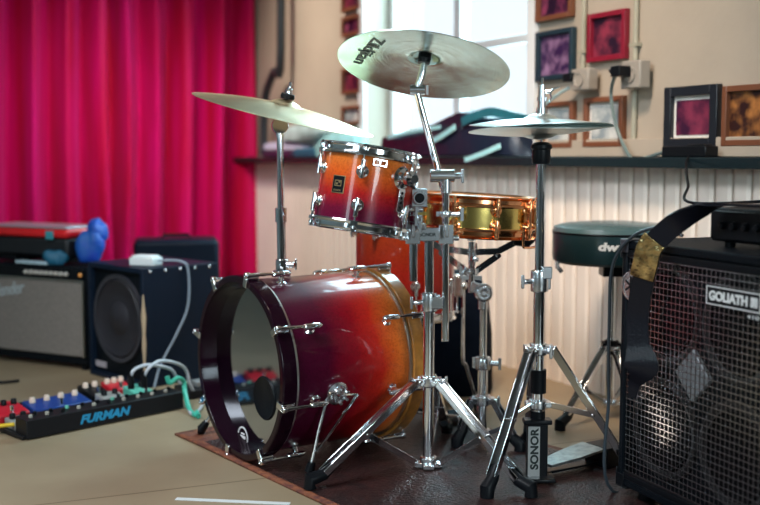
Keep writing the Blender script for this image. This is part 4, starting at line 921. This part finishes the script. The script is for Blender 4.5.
# ------------------------------------------------------------------ left amplifiers
# combo with silver front
c1 = F(88, 372); c0a = F(0, 361.5); cd = (c1-c0a).normalized(); cyv = V((-cd.y, cd.x, 0))
AT = Matrix.Identity(4)
org = c1-cd*.66
for i in range(3): AT[i][0], AT[i][1], AT[i][3] = cd[i], cyv[i], org[i]
amp = thing('guitar_amplifier', 'silver-faced guitar combo amplifier at the left edge on the floor', 'amplifier', T=AT)
ah = P(88, 268, c1.y).z; aw = .655
part('case', M().box((aw/2, .125, (ah+.02)/2), (aw, .22, ah-.02)), tolex, amp, world=False, bev=.006)
silv = pbr('silver_grille_cloth', (.25, .22, .20), .55, noise=.3, nscale=160)
zg0, zg1 = .055, P(88, 283, c1.y).z
gf = part('grille_cloth', M().box((aw/2, .010, (zg0+zg1)/2), (aw-.03, .012, zg1-zg0)), silv, amp, world=False, bev=.003)
part('grille_trim', M().box((aw/2, .004, zg1+.004), (aw-.02, .012, .006)).box((aw-.012, .004, (zg0+zg1)/2), (.006, .012, zg1-zg0)), dull, amp, world=False)
cp = part('control_panel', M().box((aw/2, .008, (zg1+ah)/2), (aw-.02, .012, ah-zg1-.018)), blackp, amp, world=False)
kn_m = pbr('pale_knob', (.55, .52, .48), .35)
for i in range(9):
    x = aw-.30+i*.026; part('knob', M().lathe([(.009, 0), (.009, .006), (.006, .014), (1e-5, .014)], 14, Tz((x, .002, (zg1+ah)/2), (0, -1, 0))), kn_m, amp, world=False)
part('indicator_lamp', M().ball((aw-.02, -.002, (zg1+ah)/2), .008), pbr('amber_jewel', (.9, .35, .08), .2), amp, world=False)
text('script_logo', 'Fender', AT @ Tz((aw-.40, .0035, zg1-.045), (0, -1, 0), (1, 0, .15)), .17, .05, pbr('chrome_script', (.62, .68, .72), .3, .4), amp, shear=.4, depth=.003, bold=.015)
part('handle', M().tube(spline([(.25, .12, ah), (.27, .12, ah+.018), (.38, .12, ah+.018), (.40, .12, ah)], 5), .008, 8), rubber, amp, world=False)
for x in (.04, aw-.04):
    for y in (.04, .2): part('foot', M().cyl((x, y, 0), (x, y, .032), .018, 12), rubber, amp, world=False)

# speaker box: near corner at px 145
k0 = F(90, 374); k1 = F(145, 389); bd_ = (k1-k0).normalized(); by = V((-bd_.y, bd_.x, 0)); bw_ = (k1-k0).length
KT = Matrix.Identity(4)
for i in range(3): KT[i][0], KT[i][1], KT[i][3] = bd_[i], by[i], k0[i]
kh = P(147, 269, k1.y).z; kd = .33
blue_tolex = pbr('blue_black_covering', (.005, .012, .027), .4, bump=.3, bscale=400, spec=.12)
sbx = thing('speaker_box', 'dark blue-black speaker cabinet with round driver beside the silver-faced amplifier', 'speaker cabinet', T=KT)
m = M(); m.box((.010, kd/2, kh/2), (.02, kd, kh)); m.box((bw_-.010, kd/2, kh/2), (.02, kd, kh)); m.box((bw_/2, kd/2, kh-.01), (bw_-.04, kd, .02)); m.box((bw_/2, kd/2, .01), (bw_-.04, kd, .02)); m.box((bw_/2, kd-.01, kh/2), (bw_-.04, .02, kh-.04)); part('case', m, blue_tolex, sbx, world=False, bev=.003)
part('baffle', M().box((bw_/2, .028, kh/2), (bw_-.04, .016, kh-.04)), tolex, sbx, world=False)
T_ = Tz((bw_/2, .020, kh*.54), (0, -1, 0)); rr = bw_*.425
r1 = part('driver_rim', M().lathe([(rr-.012, 0), (rr+.006, 0), (rr+.004, .012), (rr-.012, .010)], 48, T_, loop=True), pbr('dull_ring', (.035, .035, .045), .35), sbx, world=False)
part('driver_cone', M().lathe([(rr-.010, .001), (rr-.02, .010), (rr-.032, .002), (rr*.4, .0005), (rr*.3, .012), (1e-5, .018)], 48, T_), pbr('dark_cone', (.018, .017, .024), .5), r1, world=False)
part('name_badge', M().box((.055, .018, .045), (.07, .004, .022)), pbr('faded_badge', (.42, .38, .42), .5), sbx, world=False)
m = M(); prof = [(.06, .004), (.10, .006), (.16, .012), (.2, .008), (.26, .014), (.30, .007), (.34, .003)]
vs = []
for z, w_ in prof: vs += [(bw_-w_, -.0008, z), (bw_+.0008, -.0008, z), (bw_+.0008, w_*.8, z)]
fs = []
for i in range(len(prof)-1): fs += [(i*3, i*3+1, i*3+4, i*3+3), (i*3+1, i*3+2, i*3+5, i*3+4)]
m.add(vs, fs); part('worn_edge', m, pbr('bare_wood_wear', (.55, .42, .28), .7), sbx, world=False, label='worn bare wooden edge')
for i in range(5): part('corner_stud', M().ball((bw_+.001, .03+i*.065, kh-.012), .006), chrome2, sbx, world=False)
# small white box on it
wb_ = KT @ V((bw_-.10, .08, kh)); m = M(); m.box(wb_+V((0, 0, .016)), (.10, .07, .030), Matrix.Rotation(R(-20), 4, 'Z')); m.box(wb_+V((0, 0, .034)), (.085, .055, .008), Matrix.Rotation(R(-20), 4, 'Z'))
single('power_supply', m, pbr('white_plastic', (.70, .76, .78), .4), 'small white box on top of the speaker cabinet', 'box', wb_, bev=.006)
m = M(); K = lambda x, y, z: KT @ V((x, y, z)); m.tube(spline([K(bw_-.05, .10, kh+.02), K(bw_-.01, .17, kh+.015), K(bw_+.008, .19, kh-.02), K(bw_+.010, .185, kh-.15), K(bw_+.012, .13, kh-.25), K(bw_+.012, .06, .08), K(bw_+.03, .02, .008)], 8), .004, 8)
single('audio_cable', m, pbr('bluegrey_cable', (.25, .33, .42), .35), 'blue-grey cable hanging down the side of the speaker cabinet', 'cable', K(bw_, .1, .01))

# rear dark amp
c_ = V((-.895, 4.62, 0)); m = M(); t = thing('speaker_cabinet', 'dark blue covered cabinet behind the speaker box, in front of the curtain', 'speaker cabinet', c_, R(12))
part('case', M().box((0, 0, .25), (.36, .26, .45)), pbr('navy_covering', (.004, .010, .022), .45, spec=.15), t, world=False, bev=.02)
part('handle', M().tube([(-.06, 0, .472), (-.055, 0, .49), (.055, 0, .49), (.06, 0, .472)], .006, 8), rubber, t, world=False)
for x in (-.13, .13):
    for y in (-.09, .09): part('foot', M().cyl((x, y, 0), (x, y, .028), .016, 12), rubber, t, world=False)

# things on the combo amp
zt_ = ah+.001
A = lambda x, y, z: AT @ V((x, y, z))
base = A(.33, .13, zt_)
t = thing('equipment_case', 'black case with a red lid piped in silver on the silver-faced amplifier', 'case', T=AT @ Matrix.Translation(V((.30, .150, zt_))))
part('case_body', M().box((0, 0, .065), (.44, .19, .075)), pbr('black_case', (.008, .009, .012), .5), t, world=False, bev=.012)
part('lid', M().box((0, -.004, .122), (.45, .20, .036)), pbr('bright_red_plastic', (.75, .015, .02), .3), t, world=False, bev=.012, label='bright red lid')
part('trim_strip', M().box((-.01, -.004, .144), (.46, .20, .007)), pbr('silver_trim', (.55, .58, .62), .3, .7), t, world=False, bev=.002)
part('latch', M().box((.14, -.107, .115), (.04, .01, .035)), pbr('teal_latch', (.05, .30, .36), .3), t, world=False, bev=.004)
for x_, w_ in ((-.12, .10), (.17, .07)): part('case_foot', M().box((x_, 0, .019), (w_, .16, .028)), rubber, t, world=False)
bl = pbr('blue_cloth', (.003, .035, .42), .55, noise=.5, nscale=12, col2=(.003, .10, .38), bump=.5, bscale=22)
m = M(); blob(m, 0, 0, .07, .055, .06, .075, 5, .10); blob(m, .02, .02, .13, .04, .05, .05, 8, .1); 
base = A(.592, .11, zt_)
o = single('cloth_bundle', M().add([base+q for q in m.v], m.f), bl, 'bright blue cloth bundle beside the red-lidded case on the amplifier', 'cloth', base, smooth=80)
m = M(); base = A(.47, .045, zt_); blob(m, base.x, base.y, base.z+.026, .05, .032, .033, 11, .12); single('cloth_bundle', m, pbr('teal_blue_cloth', (.006, .11, .20), .55, bump=.5, bscale=22), 'small teal blue cloth in front of the case on the amplifier', 'cloth', base, smooth=80)
base = A(.37, .025, zt_); m = M(); m.box(base+V((0, 0, .006)), (.17, .03, .012), AT.to_3x3().to_4x4()); single('pale_ruler', m, pbr('pale_blue_plastic', (.45, .6, .68), .4), 'pale blue strip lying on the front edge of the silver-faced amplifier', 'strip', base, bev=.002)
bpy.data.objects['pale_ruler'].name = 'plastic_strip'

# ------------------------------------------------------------------ pedal board
f0 = F(28, 441); f1 = F(184, 409); fd = (f1-f0).normalized(); fy = V((-fd.y, fd.x, 0)); fl = (f1-f0).length
PT = Matrix.Identity(4)
for i in range(3): PT[i][0], PT[i][1], PT[i][3] = fd[i], fy[i], f0[i]
pbd = thing('pedal_board', 'black powered pedal board with blue lettering on the floor', 'pedal board', T=PT)
pm = pbr('black_powder_coat', (.010, .010, .012), .42, spec=.2)
m = M(); m.add([(0, 0, .004), (fl, 0, .004), (fl, .006, .058), (0, .006, .058), (0, .075, .004), (fl, .075, .004), (fl, .075, .062), (0, .075, .062)], [(0, 1, 2, 3), (3, 2, 6, 7), (7, 6, 5, 4), (4, 5, 1, 0), (0, 3, 7, 4), (1, 5, 6, 2)])
part('power_rail', m, pm, pbd, world=False, bev=.002)
m = M(); m.box((fl/2-.0, .20, .006), (fl, .30, .008)); m.box((fl/2, .345, .018), (fl, .01, .03)); m.box((-.006, .18, .008), (.012, .34, .012)); m.box((fl, .20, .018), (.008, .29, .028)); part('tray', m, pm, pbd, world=False, bev=.002)
blue_t = pbr('blue_print', (.02, .28, .52), .4)
text('rail_lettering', 'FURMAN', PT @ Tz((fl*.475, .0028, .031), (0, -1, .11), (1, 0, 0)), .18, .028, blue_t, pbd, shear=.35, bold=.045)
kc = [pbr('pale_cap', (.40, .38, .33), .4), blackp, pbr('green_cap', (.15, .5, .38), .4)]
rnd = random.Random(4)
for i in range(20):
    x = .025+i*(fl-.05)/19; y = .028+(i % 2)*.024; rr_ = .006
    part('rail_socket', M().lathe([(rr_, 0), (rr_, .008), (rr_*.6, .009), (1e-5, .005)], 12, Matrix.Translation(V((x, y, .059+.0006*i*0+y*.06)))), kc[(0, 1, 0, 1, 1, 2)[i % 6]] if i < 12 else kc[i % 2], pbd, world=False)
def pedal(x, y, w_, d_, h_, mat, label, kn, knm, rot=0., z0=.010):
    T0 = PT @ Matrix.Translation(V((x, y, z0))) @ Matrix.Rotation(rot, 4, 'Z'); t = thing('effects_pedal', label, 'effects pedal', T=T0)
    m = M(); m.add([(-w_/2, -d_/2, 0), (w_/2, -d_/2, 0), (w_/2, d_/2, 0), (-w_/2, d_/2, 0), (-w_/2, -d_/2, h_*.6), (w_/2, -d_/2, h_*.6), (w_/2, d_/2, h_), (-w_/2, d_/2, h_)], [(3, 2, 1, 0), (4, 5, 6, 7), (0, 1, 5, 4), (1, 2, 6, 5), (2, 3, 7, 6), (3, 0, 4, 7)])
    part('casing', m, mat, t, world=False, bev=.003)
    for i in range(kn): part('knob', M().lathe([(.010, 0), (.009, .014), (.007, .017), (1e-5, .017)], 14, Matrix.Translation(V((-w_/2+w_*(i+.5)/kn, d_*.25, h_*.88)))), knm, t, world=False)
    part('foot_switch', M().cyl((0, -d_*.28, h_*.6), (0, -d_*.28, h_*.6+.022), .007, 12), chrome, t, world=False)
redp = pbr('red_pedal_paint', (.48, .012, .025), .35); bluep = pbr('blue_pedal_paint', (.005, .04, .20), .35); silp = pbr('silver_pedal', (.5, .5, .48), .35, .5)
wkn = pbr('cream_knob', (.75, .58, .48), .4)
pedal(.225, .235, .20, .09, .042, bluep, 'blue effects pedal with a row of cream knobs on the pedal board', 4, wkn)
pedal(.055, .235, .10, .10, .05, redp, 'red effects pedal at the near left of the pedal board', 3, blackp)
pedal(-.155, .30, .12, .10, .045, redp, 'second red effects pedal on the floor beyond the pedal board edge', 3, blackp, z0=.002)
pedal(.045, .13, .07, .07, .03, silp, 'silver effects pedal behind the left end of the lettered rail', 2, blackp)
pedal(.34+.04, .15, .08, .10, .045, silp, 'silver effects pedal behind the lettering of the rail', 2, blackp)
pedal(.385, .28, .07, .10, .05, blackp, 'black effects pedal next to the blue one on the pedal board', 2, wkn)
pedal(.49, .16, .07, .11, .05, pbr('green_pedal', (.10, .42, .33), .35), 'green effects pedal at the right end of the pedal board', 2, blackp)
pedal(.48, .29, .08, .08, .05, redp, 'red effects pedal at the far right corner of the board', 3, wkn)
# yellow lead at left, cables at right
Pl = lambda x, y, z: PT @ V((x, y, z))
m = M(); m.tube(spline([Pl(.01, .10, .03), Pl(-.03, .13, .026), Pl(-.09, .19, .012), Pl(-.25, .28, .008)], 6), .006, 8); single('audio_cable', m, pbr('yellow_cable', (.75, .50, .02), .4), 'yellow cable end at the left edge of the pedal board', 'cable', Pl(-.09, .19, .006))
m = M(); q = F(0, 384); m.tube(spline([q+V((-.2, .02, .006)), q+V((-.02, 0, .006)), q+V((.03, .01, .006)), q+V((.06, .03, .006))], 6), .006, 8); single('audio_cable', m, rubber, 'black cable end on the floor at the left edge', 'cable', q)
sil = pbr('pale_braided_cable', (.50, .55, .62), .3); grn = pbr('green_cable', (.05, .45, .33), .4)
def arcable(pxs, mat, label, r_=.0055, plug=True):
    pts = spline(pxs, 8); m = M(); m.tube(pts, r_, 8)
    if plug:
        m.m = 1; d_ = (pts[3]-pts[0]).normalized(); m.tube([pts[0]-V((0, 0, .035)), pts[0]-V((0, 0, .01)), pts[0]+V((0, 0, .02))], [.011, .011, .007], 10)
    single('patch_cable', m, [mat, blackp], label, 'cable', pts[0]-V((0, 0, .03)))
arcable([P(131, 378, 3.36), P(134, 370, 3.36), P(146, 365, 3.40), P(160, 366, 3.44), P(172, 370, 3.48), P(178, 380, 3.50), P(186, 386, 3.5)], sil, 'pale cable arching from the left black plug on the board')
arcable([P(144, 377, 3.40), P(149, 368, 3.40), P(160, 361, 3.45), P(176, 363, 3.5), P(186, 370, 3.55), P(190, 384, 3.56), F(196, 398)+V((0, 0, .01))], sil, 'pale cable arching highest from the right black plug on the board')
arcable([P(167, 376, 3.44), P(170, 383, 3.44), P(178, 378, 3.46), P(184, 382, 3.48), P(185, 392, 3.46), F(190, 410, .01), F(186, 424, .01)+V((.02, .1, 0)), F(197, 412, .01)], grn, 'green tangled cable at the right end of the pedal board', .008, plug=False)
m = M(); m.tube(spline([F(186, 404, .01), F(192, 414, .008), F(200, 409, .008), F(205, 399, .008), F(214, 402, .008), F(222, 396, .008)], 6), .005, 8); single('patch_cable', m, sil, 'pale cable lying on the floor between board and bass drum', 'cable', F(195, 410))
# pedals seen mirrored at right: second small board beyond the drum
sbT = F(222, 408); t = thing('pedal_board', 'small dark board with pedals on the floor left of the bass drum', 'pedal board', V((-.62, 3.60, 0)), R(35))
part('tray', M().box((.08, .05, .015), (.26, .13, .03)), pm, t, world=False, bev=.003)
part('board_connector', M().box((.02, .05, .040), (.05, .05, .02)).box((.10, .06, .038), (.04, .06, .016)), pbr('grey_connector', (.35, .38, .4), .4, .5), t, world=False, bev=.003)
